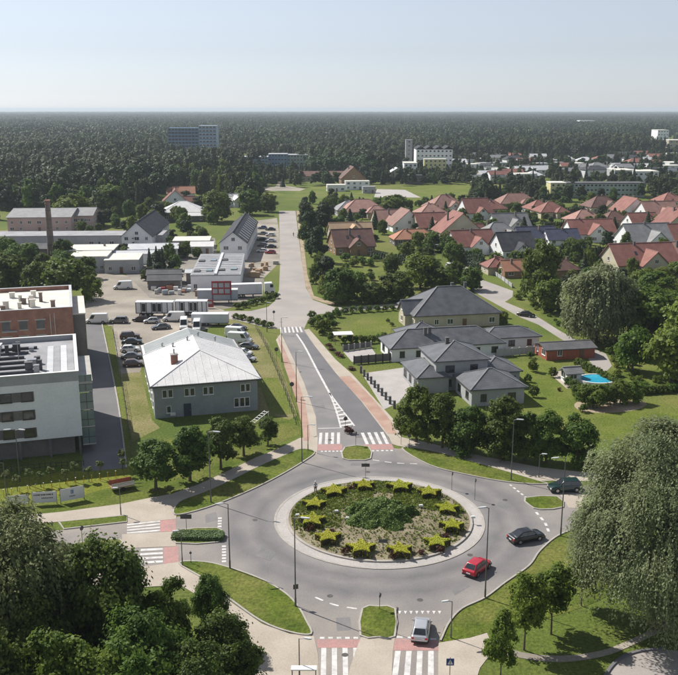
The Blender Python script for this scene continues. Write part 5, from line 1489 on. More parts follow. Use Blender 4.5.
car('van','paint_car_white',97,323,186,'white panel van beside the bright tree at the driveway head',name='van',cat='van')
car('van','paint_car_white',123,289,190,'pale van parked at the top of the gravel yard',name='van',cat='van')
car('hatch','paint_car_black',141,321.5,170,'small black car below the left curtain trailer',gp)
car('hatch','paint_car_silver',152,323,185,'silver small car below the curtain trailers',gp)
car('sedan','paint_car_grey',161,329,200,'grey car in front of the white van in the yard',gp)
car('van','paint_car_white',174,321,182,'white panel van parked along the curtain trailers',name='van',cat='van')
car('van','paint_car_white',184,328,-82,'left one of two white vans nosing towards the office roof',name='van',cat='van')
car('van','paint_car_white',197,330,-84,'right one of two white vans nosing towards the office roof',name='van',cat='van')
car('sedan','paint_car_black',237,329.5,-10,'dark car topmost in the row right of the office',gp)
car('van','paint_car_white',237,337,-12,'upper white van of the row right of the office',name='van',cat='van')
car('van','paint_car_white',240,342.5,-12,'lower white van of the row right of the office',name='van',cat='van')
car('sedan','paint_car_grey',248,348.5,-14,'grey car beside the lower white van right of the office',gp)
car('hatch','paint_car_white',243,355,-14,'white car half hidden by the office roof, at right',gp)
car('hatch','paint_car_silver',246,361,-14,'silver car lowest of the row right of the office',gp)
gp = 'cars in the car park beside the far road'
rg = random.Random(4)
cols = ['paint_car_blue','paint_car_black','paint_car_grey','paint_car_white','paint_car_black','paint_car_silver','paint_car_grey','paint_car_black','paint_car_white','paint_car_red']
ordn = ['first','second','third','fourth','fifth','sixth','seventh','eighth','ninth','tenth','eleventh','twelfth','thirteenth','fourteenth','fifteenth','sixteenth','seventeenth','eighteenth']
for i in range(10):
    x = 270.5 if i%2 else 262.5; y = 229+(i//2)*5.8+(1.5 if i%2 else 0)
    car('sedan' if i%3 else 'hatch', cols[i], x, y, 178+rg.uniform(-4,4), '%s car, the %s %s from the top, parked beside the far road'%(cols[i].split('_')[2], ordn[i//2], 'on the right' if i%2 else 'on the left'), gp)
car('sedan','paint_car_black',526,316.5,-38,'black car on the grass beside the side street')
car('hatch','paint_car_white',459,271,-50,'white car by the gate at the top of the side street')
car('suv','paint_car_silver',452,268,-48,'silver car farther up the side street')
# lorries and trailers
def trailer(label, x, y, ang, L=13., h0=1.1, h1=3.9, wall='tarp_white', posts=True):
    t = thing('lorry_trailer',label,'trailer'); place(t,x,y,ang)
    b = MB(); b.box(-L/2,L/2,-1.25,1.25,h0,h1-0.15); b.build('box',wall,t)
    b = MB(); b.box(-L/2-0.05,L/2+0.05,-1.3,1.3,h1-0.15,h1); b.build('roof','tarp_white',t)
    b = MB(); b.box(-L/2,L/2,-1.1,1.1,h0-0.25,h0); b.build('chassis','metal_dark',t)
    if posts:
        for i in range(8):
            q = MB(); X = -L/2+0.1+i*(L-0.2)/7; q.box(X-0.09,X+0.09,-1.30,-1.24,h0,h1-0.16); q.build('post','metal_dark',t)
        for i in (1,3,4): 
            q = MB(); X = -L/2+0.3+i*(L-0.2)/7; q.box(X,X+L/7-0.45,-1.275,-1.24,h0+0.3,h1-0.4); q.build('curtain','trim_black',t)  # black sheet standing for the dark interior seen through the open side
    for X in (-L/2+1.3,-L/2+2.5,-L/2+3.7):
        for s in (-1,1):
            w_ = MB(); w_.tube((X,s*0.85,0.5),(X,s*1.22,0.5),0.5,0.5,14); o = w_.build('wheel','tyre',t)
            r_ = MB(); r_.tube((X,s*1.1,0.5),(X,s*1.235,0.5),0.27,0.25,10); r_.build('rim','rim',o)
    for s in (-1,1):
        w_ = MB(); w_.box(L/2-2.6,L/2-2.4,s*0.8-0.1,s*0.8+0.1,0,h0-0.25); w_.build('landing_leg','metal_dark',t)
    return t
trailer('left curtain-sided trailer with a white roof edge in the gravel yard',155.5,316,0.5,L=9.6)
trailer('right curtain-sided trailer with a white roof edge in the gravel yard',192,315,0.5,L=8.2)
trailer('low white box trailer behind the two white vans',210.5,325,0,L=9.0,h0=0.8,h1=3.0,posts=False)
trailer('grey-blue lorry box behind the dark red board',218,303,4,L=11,wall='tarp_grey',posts=False)
trailer('white box body of the lorry facing the far road',246,297,10,L=9,posts=False)
t = thing('lorry_cab','pale green-white lorry cab facing the far road at the yard entrance','lorry'); place(t,270,293.5,8)
b = MB(); loft(b,[[(-1.6,-1.15,0.5),(-1.6,1.15,0.5),(-1.6,1.15,3.2),(-1.6,-1.15,3.2)],[(0.6,-1.15,0.5),(0.6,1.15,0.5),(0.6,1.15,3.3),(0.6,-1.15,3.3)],[(1.3,-1.1,0.5),(1.3,1.1,0.5),(1.3,1.1,1.8),(1.3,-1.1,1.8)]]); b.build('body','paint_car_white',t,bevel=0.08)
b = MB(); b.add([(0.66,-1,3.05),(0.66,1,3.05),(1.33,1,1.95),(1.33,-1,1.95)],[(3,2,1,0)]); b.box(0.0,0.9,-1.18,-1.14,2.0,2.9); b.build('windscreen','glass',t)
for X in (-1.1,0.7):
    for s in (-1,1):
        w_ = MB(); w_.tube((X,s*0.8,0.48),(X,s*1.2,0.48),0.48,0.48,14); o = w_.build('wheel','tyre',t)
        r_ = MB(); r_.tube((X,s*1.1,0.48),(X,s*1.215,0.48),0.26,0.24,10); r_.build('rim','rim',o)
for s in (-0.8,0.8):
    b = MB(); b.cbox(1.28,s,0.8,0.12,0.35,0.2); b.build('headlight','lamp_clear',t)
# dark red notice board at the yard entrance
p = G(222,304)
t = thing('notice_board','dark red notice board with pale panels beside the lorry','board',(p.x,p.y,0),R(4))
b = MB(); b.box(-2.7,2.7,-0.08,0.08,2.6,6.4); b.build('panel','sign_red',t)
for i in range(3):
    for j in range(2):
        b = MB(); b.box(-2.4+i*1.65,-1.1+i*1.65,-0.11,-0.08,3.0+j*1.65,4.2+j*1.65); b.build('poster','render_grey' if (i+j)%2 else 'tarp_grey',t)
for s in (-2.5,2.5):
    b = MB(); b.box(s-0.08,s+0.08,-0.07,0.07,-0.2,2.6); b.build('post','metal_dark',t)
p = G(214,306); t = thing('notice_board','smaller dark red board at the foot of the large one','board',(p.x-1,p.y-3,0),R(4))
b = MB(); b.box(-1.3,1.3,-0.07,0.07,0.3,2.3); b.build('panel','sign_red',t)
b = MB(); b.box(-0.9,0.9,-0.10,-0.07,1.2,1.9); b.build('poster','render_grey',t)
# small timber trailer on the lawn
p = G(122,489)
t = thing('flat_trailer','small timber-sided trailer tipped on the lawn beside the banners','trailer',(p.x,p.y,0.0),R(28))
b = MB(); b.box(-1.6,1.6,-0.8,0.8,0.55,0.65); b.build('bed','timber',t)
for i in range(4):
    b = MB(); b.box(-1.6,1.6,-0.84,-0.80,0.66+i*0.17,0.80+i*0.17); b.build('side_board','concrete',t)
b = MB(); b.box(-1.6,1.6,0.80,0.84,0.66,1.3); b.build('side_board','timber_red',t)
for s in (-0.8,0.8):
    w_ = MB(); w_.tube((0,s-0.08,0.3),(0,s+0.08,0.3),0.3,0.3,12); w_.build('wheel','tyre',t)
b = MB(); b.bar((1.6,0,0.55),(2.8,0,0.35),0.08,0.08); b.build('drawbar','metal_dark',t)
# ================================================================ street lamps, signs, fences, people
mat('lamp_post',(0.13,0.13,0.135),(0.17,0.17,0.175),rough=0.5,metal=0.5,scale=2.); mat('lamp_head',(0.62,0.63,0.64),rough=0.4)
mat('sign_blue',(0.012,0.045,0.22),rough=0.4); mat('sign_white',(0.75,0.75,0.75),rough=0.4); mat('sign_back',(0.10,0.10,0.105),rough=0.6,metal=0.4); mat('sign_yellow',(0.62,0.42,0.02),rough=0.4)
def lamp(x, y, top, arm, label, double=False, group='street lamps round the roundabout'):
    """arm: reach of the lantern arm in metres along +X (negative to the left)"""
    p = G(x,y); H = HT(x,y,top)
    t = thing('street_lamp',label,'street lamp',(p.x,p.y,0.02),0,group)
    big = H > 6
    b = MB(); b.tube((0,0,-0.2),(0,0,1.1),0.11 if big else 0.08,n=10); b.build('base','lamp_post',t,smooth=True)
    b = MB(); b.tube((0,0,1.1),(0,0,H),0.085 if big else 0.06,0.05 if big else 0.045,10); b.build('pole','lamp_post',t,smooth=True)
    for s in ((1,-1) if double else (1,)):
        a = arm*s; yy = -0.25*abs(a)
        b = MB(); b.tube((0,0,H-0.04),(a,yy,H+0.14),0.04,0.035,8); b.build('arm','lamp_post',t,smooth=True)
        b = MB(); k = 0.45 if big else 0.32; e = Vector((a,yy,H+0.14)); d = Vector((a,yy,0)).normalized()
        loft(b,[[tuple(e+d*q+Vector((-d.y,d.x,0))*w_*s2+Vector((0,0,z))) for s2,z in ((-1,-0.05),(1,-0.05),(0.7,0.07),(-0.7,0.07))] for q,w_ in ((-0.15,0.07),(0.05,0.14),(k*1.2,0.15),(k*1.9,0.08))])
        b.build('lantern','lamp_head',t,bevel=0.02)
    return t
lamp(211,503,432,0.8,'tall lamp on the north-west verge beside the tree row')
lamp(230,569,504,-0.6,'tall lamp on the left end of the south-west verge')
lamp(295.6,607,518,0.8,'tallest lamp at the tip of the south-west verge')
lamp(302,462.5,397,0.9,'tall lamp at the right tip of the north-west verge')
lamp(296.5,402,352,0.5,'lamp half-way up the north road on its left')
lamp(282,362,318,0.5,'lamp near the far zebra crossing on the left')
lamp(511,480.5,420,0.5,'tall lamp on the north-east verge before the villa trees')
lamp(560.6,536,458,-1.0,'tall lamp on the south-east lawn beside the willow')
lamp(485,598,508,-0.4,'tall lamp on the lawn beside the red car')
lamp(20,482,430,0.7,'tall double lamp in front of the white apartment block',double=True)
lamp(7,503,463,-0.7,'lamp at the left edge beside the banners')
g2 = 'low lamps at the crossings'
lamp(308,451,425,0.6,'low lamp left of the north zebra crossing',group=g2)
lamp(538.6,477.5,454.5,0.4,'low lamp at the east crossing before the trees',group=g2)
lamp(451,638,601.5,-0.5,'low lamp right of the silver car',group=g2)
lamp(299.5,678,638.5,0.6,'low lamp by the noticeboard at the bottom edge',group=g2)
lamp(121,515,488.5,-0.3,'low lamp at the end of the west grass strip',group=g2)
lamp(182.5,566,531.5,-0.35,'low lamp at the left tip of the south-west verge',group=g2)
lamp(434,273,245,0.4,'lamp in the side street beside the dark hedge',group=None)
lamp(267,332,303,0.3,'thin lamp at the yard entrance',group=None)

def sign(x, y, h, shape, label, ang=0., size=0.45, face='sign_back', extra=None, cat='road sign', z=0.1):
    p = G(x,y)
    t = thing('road_sign',label,cat,(p.x,p.y,z),R(ang))
    b = MB(); b.tube((0,0.05,-0.3),(0,0.05,h+0.1),0.035,n=8); b.build('post','lamp_post',t,smooth=True)
    b = MB()
    if shape == 'round': b.tube((0,-0.02,h-size),(0,0.01,h-size),size,size,20)
    elif shape == 'square': b.box(-size,size,-0.02,0.01,h-2*size,h)
    elif shape == 'wide': b.box(-size*1.3,size*1.3,-0.02,0.01,h-1.1*size,h)
    elif shape == 'tri': b.add([(-size,-0.02,h),(size,-0.02,h),(0,-0.02,h-1.7*size),(-size,0.01,h),(size,0.01,h),(0,0.01,h-1.7*size)],[(0,2,1),(3,4,5),(0,1,4,3),(1,2,5,4),(2,0,3,5)])
    pl = b.build('plate',face,t)
    if extra: extra(pl,h,size)
    return t
def rect(pl, pts, m, y=-0.024, name='symbol'):
    b = MB(); n = len(pts); b.add([(q[0],y,q[1]) for q in pts]+[(q[0],y+0.003,q[1]) for q in pts],[tuple(range(n)),tuple(range(2*n-1,n-1,-1))]); b.build(name,m,pl)
def zebra_sign(pl,h,s):
    c = h-s
    rect(pl,[(-0.72*s,c-0.66*s),(0.72*s,c-0.66*s),(0,c+0.72*s)],'sign_white')
    rect(pl,[(-0.12*s,c-0.05*s),(0.10*s,c-0.05*s),(0.10*s,c+0.22*s),(-0.12*s,c+0.22*s)],'trim_black',-0.028)
    rect(pl,[(-0.05*s,c-0.05*s),(0.05*s,c-0.05*s),(0.22*s,c-0.5*s),(0.10*s,c-0.5*s)],'trim_black',-0.029)
    rect(pl,[(-0.04*s,c-0.05*s),(0.04*s,c-0.05*s),(-0.14*s,c-0.5*s),(-0.26*s,c-0.5*s)],'trim_black',-0.030)
    rect(pl,[(-0.07*s,c+0.26*s),(0.07*s,c+0.26*s),(0.07*s,c+0.42*s),(-0.07*s,c+0.42*s)],'trim_black',-0.031)
sign(449.5,684,2.6,'square','blue square pedestrian crossing sign at the bottom edge',0,0.36,'sign_blue',zebra_sign)
sign(365.5,479,2.3,'wide','dark plate facing away on the far rim of the roundabout',0,0.45)
sign(383,556,2.1,'wide','dark plate facing away on the near rim of the roundabout',0,0.42)
sign(186.5,531,2.2,'wide','dark plate on the left end of the west hedge island',0,0.55)
sign(397,634,2.9,'round','slim sign with a round plate on the south splitter island',70,0.35)
sign(380,610,1.9,'round','thin sign on the north end of the south splitter island',60,0.25)
sign(356,446,2.3,'round','thin sign on the north splitter island',60,0.3)
sign(292,398,3.0,'round','double round sign seen from behind on the left of the north road',10,0.42)
sign(276.6,361,2.9,'round','round sign seen from behind near the far zebra crossing',10,0.42)
sign(401,445,2.6,'square','slim square sign at the right end of the north crossing',-20,0.35)
sign(409,449,2.4,'round','thin round sign on the north-east footpath',-30,0.3)
sign(191,564,1.5,'round','little post sign on the south-west verge',0,0.15)
sign(475,500,3.0,'round','thin sign on the right rim of the roundabout',60,0.25)
sign(452,490,2.6,'round','thin sign on the far right rim of the roundabout',60,0.25)
sign(83,546,2.6,'round','thin round sign on the grass patch of the west road',60,0.3)
sign(296,606,2.5,'square','small dark box sign on the tallest lamp\'s foot',15,0.28)
sign(274,321,2.6,'round','round sign where the yard entrance meets the road',10,0.35)
sign(312,292,2.4,'round','dark post sign at the far road corner',10,0.25)
# notice board at the bottom edge
p = G(303,682)
t = thing('notice_stand','white-topped metal stand with shelf at the bottom edge','stand',(p.x,p.y,0.1),0)
b = MB(); b.box(-1.1,1.3,-0.35,0.35,1.35,1.45); b.build('top','frame_white',t)
for x in (-1.0,1.2):
    b = MB(); b.box(x-0.04,x+0.04,-0.25,0.25,-0.1,1.35); b.build('leg','lamp_post',t)
b = MB(); b.box(-1.0,1.2,-0.02,0.02,0.55,0.62); b.build('rail','lamp_post',t)
# banners
def banner(x0,y0,x1,y1,h,label,marks):
    A,B = G(x0,y0),G(x1,y1); L = (B-A).length; ang = math.atan2(B.y-A.y,B.x-A.x)
    t = thing('banner',label,'banner',(A.x,A.y,0.0),ang,'white banners on the lawn before the apartment block')
    b = MB(); b.box(0,L,-0.02,0.02,0.35,h); sh = b.build('sheet','tarp_white',t)
    for x in (0,L):
        b = MB(); b.tube((x,0.05,-0.2),(x,0.05,h+0.15),0.05,n=8); b.build('post','lamp_post',t)
    for (u0,u1,v0,v1,m) in marks:
        b = MB(); b.box(L*u0,L*u1,-0.03,-0.022,0.35+(h-0.35)*v0,0.35+(h-0.35)*v1); b.build('print',m,sh)
mk1 = [(0.06+0.075*i,0.06+0.075*i+0.05+0.012*(i%3),0.66,0.80,'render_dark') for i in range(11)]+[(0.38+0.07*i,0.38+0.07*i+0.05,0.36,0.48,'render_dark') for i in range(7)]
mk2 = [(0.44,0.56,0.5,0.82,'panel_blue'),(0.47,0.53,0.56,0.76,'tarp_white')]+[(0.38+0.05*i,0.38+0.05*i+0.035,0.26,0.36,'render_dark') for i in range(5)]
banner(33,505.5,57,504,1.9,'white banner with two dark lines of lettering, left of its neighbour',mk1)
banner(61,504,84.5,499.5,2.1,'white banner with a small blue emblem, right of its neighbour',mk2)
banner(7,508,29,506,1.7,'plain white banner at the far left of the lawn',[])
# people
mat('skin',(0.42,0.26,0.19),rough=0.6); mat('cloth_dark',(0.025,0.028,0.04),rough=0.9); mat('cloth_pale',(0.45,0.52,0.66),rough=0.9); mat('cloth_white',(0.75,0.75,0.73),rough=0.9); mat('hair',(0.04,0.025,0.015),rough=0.7)
def skin(name, chains, m, parent):
    v, e, r = [], [], []
    for ch in chains:
        prev = None
        for it in ch:
            if isinstance(it, int): prev = it; continue
            v.append(it[:3]); r.append(it[3]); k = len(v)-1
            if prev is not None: e.append((prev,k))
            prev = k
    me = bpy.data.meshes.new(name); me.from_pydata(v,e,[]); me.materials.append(MATS[m])
    o = link(name, me, parent)
    o.modifiers.new('skin','SKIN'); sv = me.skin_vertices[0].data
    for i,rr in enumerate(r): sv[i].radius = (rr,rr*0.85)
    sv[0].use_root = True
    sb = o.modifiers.new('smooth','SUBSURF'); sb.levels = 1; sb.render_levels = 2
    return o
def person(label, x, y, ang, shirt, trousers, cap, stride=0.12, z=0.2):
    p = G(x,y)
    t = thing('person',label,'person',(p.x,p.y,z),R(ang))
    s = stride
    # pelvis 0, chest 1, neck 2, head 3..; one continuous body
    skin('body',[[(0,0,0.95,0.13),(0,0,1.20,0.13),(0,0.0,1.40,0.15),(0,0,1.50,0.055),(0,-0.02,1.57,0.075),(0,-0.02,1.66,0.095),(0,-0.01,1.74,0.075)],
        [0,(0.10,0,0.88,0.09),(0.11,s*0.4,0.50,0.06),(0.11,s,0.08,0.04),(0.12,s-0.14,0.03,0.035)],[0,(-0.10,0,0.88,0.09),(-0.11,-s*0.4,0.50,0.06),(-0.11,-s,0.08,0.04),(-0.12,-s-0.14,0.03,0.035)],
        [2,(0.20,0,1.40,0.06),(0.25,0.02,1.14,0.045),(0.25,-0.08,0.92,0.035),(0.24,-0.11,0.83,0.03)],[2,(-0.20,0,1.40,0.06),(-0.25,0.02,1.14,0.045),(-0.25,-0.08,0.92,0.035),(-0.24,-0.11,0.83,0.03)]],'skin',t)
    skin('shirt',[[(0,0,0.93,0.165),(0,0,1.18,0.160),(0,0,1.38,0.180)],[2,(0.20,0,1.40,0.085),(0.25,0.02,1.15,0.07)],[2,(-0.20,0,1.40,0.085),(-0.25,0.02,1.15,0.07)]],shirt,t)
    skin('trousers',[[(0,0,0.97,0.155)],[0,(0.10,0,0.86,0.115),(0.11,s*0.4,0.50,0.085),(0.11,s,0.10,0.07)],[0,(-0.10,0,0.86,0.115),(-0.11,-s*0.4,0.50,0.085),(-0.11,-s,0.10,0.07)]],trousers,t)
    b = MB(); b.ball((0,-0.015,1.73),0.112,12,8,sz=0.8); b.build('cap' if cap else 'hair',cap or 'hair',t,smooth=True)
    b = MB(); b.ball((0,-0.115,1.645),0.022,8,6); b.build('nose','skin',t)
    for q in (-0.035,0.035):
        b = MB(); b.ball((q,-0.10,1.675),0.012,6,4); b.build('eye','trim_black',t)
    return t
person('person in a pale top and dark trousers standing on the roundabout rim',315.5,494.5,10,'cloth_pale','cloth_dark','cloth_white',0.06,0.24)
person('person in dark clothes walking down the middle of the far road',293.5,236.5,20,'cloth_dark','cloth_dark',None,0.2,0.02)

# ---------------------------------------------------------------- roundabout planting
def star_pts(r1, r2, rot): return [((r1 if i%2 == 0 else r2)*math.cos(R(rot+36*i)), (r1 if i%2 == 0 else r2)*math.sin(R(rot+36*i))) for i in range(10)]
mat('twig_core',(0.035,0.028,0.014),(0.05,0.04,0.018),rough=1.,scale=5.)
mat('twig_green',(0.02,0.032,0.010),(0.03,0.045,0.014),rough=1.,scale=5.)
def fill_poly(P, n):
    xs = [p[0] for p in P]; ys = [p[1] for p in P]; out = []
    while len(out) < n:
        x = nrs.uniform(min(xs),max(xs)); y = nrs.uniform(min(ys),max(ys))
        if in_poly(x,y,P): out.append((x,y))
    return np.array(out)
def clipped(key, P, h, ntop, nside, size, m, core, r=0.16):
    """clipped hedge over the outline P: woody core and leaf sprays on top and sides"""
    c = MB(); k = 0.95
    c.prism([(p[0]*k,p[1]*k) for p in P], -0.25, h-0.05)
    T_ = fill_poly(P, ntop); z = h+nrs.normal(0,0.05,ntop)
    Pt = np.column_stack([T_,z]); Nt = np.array([0,0,1.])+0.5*unit(ntop)
    L = [math.dist(P[i],P[(i+1)%len(P)]) for i in range(len(P))]; pr = np.array(L)/sum(L)
    ii = nrs.choice(len(P),size=nside,p=pr); f = nrs.rand(nside)
    A = np.array(P); B = np.roll(A,-1,axis=0)
    xy = A[ii]*(1-f)[:,None]+B[ii]*f[:,None]; d = B[ii]-A[ii]; nn = np.column_stack([d[:,1],-d[:,0],0.35*np.ones(nside)*np.linalg.norm(d,axis=1)])
    nn /= np.linalg.norm(nn,axis=1,keepdims=True)
    Ps = np.column_stack([xy+nrs.normal(0,0.05,(nside,2)), nrs.uniform(-0.1,h,nside)])
    Nn = np.vstack([Nt, nn+0.6*unit(nside)]); PP = np.vstack([Pt,Ps])
    me = cards(key, PP, Nn, size*nrs.uniform(0.6,1.3,len(PP)), 0.5+nrs.normal(0,0.25,len(PP)), m, aspect=1.3)
    return me, c.mesh(key+'_core',core)
SP = star_pts(1.85,0.86,90)
star_v = [clipped('star_shrub',[(p[0]*f_,p[1]*f_) for p,f_ in zip(SP,nrs.uniform(0.9,1.1,10))],0.8,3400,160,0.12,'leaf_yellow','twig_core') for _ in range(3)]
ordi = ['topmost left','top','top right','upper right','right','lower right','bottom right','bottom','bottom left','lower left','left','upper left']
stars = [(334,491.5),(364,486),(400,487.5),(429,493),(447,508),(452,526),(437,541.5),(400,549),(361,548),(328,537),(312,521),(314,504)]
for i,(x,y) in enumerate(stars):
    p = G(x,y,0.9); d = (Vector((p.x,p.y,0))-RC).length/RI
    z = 0.12+0.66*(1-d*d)
    t = thing('star_shrub','yellow shrub clipped as a five-pointed star, %s of the ring of twelve'%ordi[i],'shrub',(p.x,p.y,z),R(rnd.uniform(-6,6)),'ring of twelve yellow star shrubs on the roundabout')
    sc = rnd.uniform(0.9,1.06); t.scale = (sc,sc,rnd.uniform(0.85,1.15))
    lm,cm = star_v[i%3]; link('foliage',lm,t); link('stem',cm,t)
# juniper in the middle
p = G(380,514,0.9)
t = thing('juniper_mound','dark green mounded juniper filling the middle of the roundabout','shrub',(p.x,p.y,0.62),0)
n = 22000; a = nrs.rand(n)*6.283; rr = np.sqrt(nrs.rand(n)); lump = 1+0.10*np.sin(a*5+1)+0.07*np.sin(a*9)
X = rr*lump*np.cos(a)*4.7; Yv = rr*lump*np.sin(a)*4.3
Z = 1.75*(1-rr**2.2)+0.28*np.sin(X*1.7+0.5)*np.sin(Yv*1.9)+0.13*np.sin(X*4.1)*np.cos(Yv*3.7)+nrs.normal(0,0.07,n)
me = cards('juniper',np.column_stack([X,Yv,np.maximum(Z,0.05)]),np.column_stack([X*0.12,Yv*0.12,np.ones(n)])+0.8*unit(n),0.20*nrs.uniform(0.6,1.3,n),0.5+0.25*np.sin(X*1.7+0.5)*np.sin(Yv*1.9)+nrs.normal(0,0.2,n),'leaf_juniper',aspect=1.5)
link('foliage',me,t)
c = MB(); c.prism([(4.1*math.cos(q/20*6.283),3.4*math.sin(q/20*6.283)) for q in range(20)],-0.4,0.35); c.build('stem','twig_green',t)
# ground cover: sparse grass and weeds over the bed, denser at the back
n = 26000; a = nrs.rand(n)*6.283; rr = np.sqrt(nrs.rand(n))*(RI-0.5)
X = rr*np.cos(a); Yv = rr*np.sin(a)
dens = 0.16+0.75*(Yv > 1.0)*(np.sin(X*0.7+1)*np.cos(Yv*0.6)+0.5 > 0)+0.6*((Yv > -4)&(X < -5)); ok = nrs.rand(n) < dens
X,Yv,rr = X[ok],Yv[ok],rr[ok]; n = len(X)
me = cards('ground_cover',np.column_stack([X+RC.x,Yv+RC.y,0.24+0.66*(1-(rr/RI)**2)+nrs.uniform(0,0.12,n)]),np.array([0,0,0.8])+0.9*unit(n),0.22*nrs.uniform(0.5,1.4,n),nrs.rand(n),'leaf_mid',aspect=1.4)
stuff(link('ground_cover',me),'low weeds and grass growing between the star shrubs','ground cover')
for i,(x,y) in enumerate([(330,531),(345,552),(395,556),(420,552),(440,549),(310,530),(445,536),(352,489)]):
    p = G(x,y,0.6); plant('bushr',p.x,p.y,0.7+0.2*(i%3),1.3,'%s low brownish shrub between the yellow stars, counted along the near rim'%ordn[i],'shrub','shrub','low brown shrubs on the roundabout',z=0.3)
mat('spot_white',(0.7,0.7,0.68),rough=0.5)
for x,y,l in [(297.5,518,'small white floodlight on the left rim of the roundabout'),(336.5,514,'white lamp on a thin post inside the star ring'),(347.5,521,'pale stone marker left of the juniper'),(421,508.5,'white stone lying right of the juniper'),(473,520,'small white marker on the right rim of the roundabout')]:
    p = G(x,y,0.6); t = thing('floodlight' if 'lamp' in l or 'light' in l else 'marker_stone',l,'lamp' if 'light' in l or 'lamp' in l else 'stone',(p.x,p.y,0.3))
    b = MB(); b.tube((0,0,-0.1),(0,0,0.7),0.05,n=8); b.build('post','lamp_post',t)
    b = MB(); b.add([(-0.3,-0.15,0.6),(0.3,-0.15,0.6),(0.26,0.2,0.72),(-0.26,0.2,0.72),(-0.26,-0.12,0.86),(0.26,-0.12,0.86),(0.2,0.1,0.9),(-0.2,0.1,0.9)],[(3,2,1,0),(4,5,6,7),(0,1,5,4),(1,2,6,5),(2,3,7,6),(3,0,4,7)]); b.build('head','spot_white',t,bevel=0.03)
# clipped hedge on the west island, turf tufts
P_ = [(-3.2,-0.75),(-2.9,-1.05),(2.9,-1.05),(3.25,-0.7),(3.25,0.6),(2.9,0.95),(-2.9,0.95),(-3.2,0.6)]
lm,cm = clipped('island_hedge',P_,0.45,3600,900,0.15,'leaf_hedge','twig_green')
p = G(198,537.5); t = thing('clipped_hedge','low clipped dark green hedge filling the west splitter island','hedge',(p.x,p.y,0.1),R(-2)); link('foliage',lm,t); link('stem',cm,t)
p = G(349,433); plant('bushr',p.x,p.y,1.5,2.2,'dark round shrub at the tip of the hatched wedge','shrub','shrub')
sign(345.5,432,2.6,'round','dark round sign behind the shrub of the hatched wedge',20,0.35)
p = G(306,683); plant('bushr',p.x,p.y-0.8,1.0,1.6,'reddish shrub beneath the white-topped stand','shrub','shrub')
# ================================================================ hedges, gardens, pool, the wood and the trees between the houses
def side_of(dx, dy):
    if abs(dx) > abs(dy): return 'right of' if dx > 0 else 'left of'
    return 'behind' if dy > 0 else 'in front of'
NAMED = [(o.location.x,o.location.y,o['label']) for o in COL.objects if o.parent is None and o.get('category') in ('house','building','shed','hall','garage','office') and len(o['label'].split()) <= 9 and o.get('group') is None]
USED = {}
def nth(n):
    one = ['','first','second','third','fourth','fifth','sixth','seventh','eighth','ninth','tenth','eleventh','twelfth','thirteenth','fourteenth','fifteenth','sixteenth','seventeenth','eighteenth','nineteenth']
    if n < 20: return one[n]
    t = ['','','twenty','thirty','forty','fifty','sixty'][n//10]
    return (t+'-'+one[n%10]) if n%10 else t.replace('ty','tieth')
def near_label(kind, X, Y):
    nx, ny, l = min(NAMED, key=lambda q: (q[0]-X)**2+(q[1]-Y)**2)
    s = '%s %s the %s'%(kind, side_of(X-nx,Y-ny), l)
    k = USED.get(s,0); USED[s] = k+1
    return (nth(k+1)+' '+s) if k else s
NOTREE = [[(276,205),(299,205),(304,250),(312,296),(335,304),(420,297),(420,309),(346,314),(318,320),(310,335),(395,440),(398,455),(300,450),(275,340),(225,322),(180,335),(140,372),(110,372),(84,325),(84,300),(93,265),(150,290),(200,300),(225,308),(270,303),(278,290)],
          [(450,258),(461,271),(475,293),(495,304.5),(520,318),(560,339.5),(585,353),(592,370),(612,372),(608,353),(585,343),(541,317),(514,299),(514,290),(482.5,279),(470,268),(458,256)],
          [(395,203),(402,186),(470,184),(480,193),(470,203)],[(250,197),(262,188),(375,186),(372,198)],[(372,199),(375,188),(407,188),(424,199)],[(244,222),(279,216),(281,265),(246,280)]]
def free(X, Y, r=1.0, feet=True):
    px = px_of(X,Y)
    if any(in_poly(px[0],px[1],p) for p in NOTREE): return False
    if feet and any((X-a)**2+(Y-b)**2 < (c*0.72+r)**2 for a,b,c in FOOT): return False
    return True
def scatter(poly, n, mind, r=1.0, tries=40, seed=1, feet=True):
    """random places inside a traced area, apart from each other, clear of buildings and roads"""
    rg = random.Random(seed)
    Pw = [G(*p) for p in poly]
    x0,x1 = min(p.x for p in Pw),max(p.x for p in Pw); y0,y1 = min(p.y for p in Pw),max(p.y for p in Pw)
    Q = [(p.x,p.y) for p in Pw]; out = []
    for _ in range(n*tries):
        if len(out) >= n: break
        x,y = rg.uniform(x0,x1),rg.uniform(y0,y1)
        if not in_poly(x,y,Q) or not free(x,y,r,feet): continue
        if any((x-a)**2+(y-b)**2 < mind**2 for a,b in out): continue
        out.append((x,y))
    return out
rv_ = random.Random(17)
# ---- the dense wood at the left
W1 = [(-6,226),(3,212),(78,214),(128,216),(150,207),(164,192),(210,196),(232,202),(246,212),(258,206),(262,190),(235,178),(160,182),(128,198),(-6,203)]
wm = bpy.data.meshes.new('left_wood'); wm.from_pydata([(x,y,0) for x,y in scatter(W1,330,4.2,1.5,seed=3)],[],[])
wo = bpy.data.objects.new('left_wood',wm); COL.objects.link(wo)
stuff(wo,'dense dark wood closing in behind the halls at the left','wood')
WOOD = [bpy.data.objects.new('wood_tree',PROTO[k][1]) for k in ('far0','far1','far2','far3','farc','far1')]
scatter_group('left_wood_scatter',wo,WOOD,(0.65,0.65,0.75),(1.1,1.1,1.3))
for i,(x,y) in enumerate(scatter([(78,240),(84,216),(130,215),(165,204),(212,206),(216,226),(200,238),(166,236),(120,232)],36,4.6,-1.5,seed=23)):
    h = rv_.uniform(5,10); plant(rv_.choice(['mid0','mid3','mid1']),x,y,h,h*0.8,near_label('tree',x,y),group='trees between the halls and the wood')
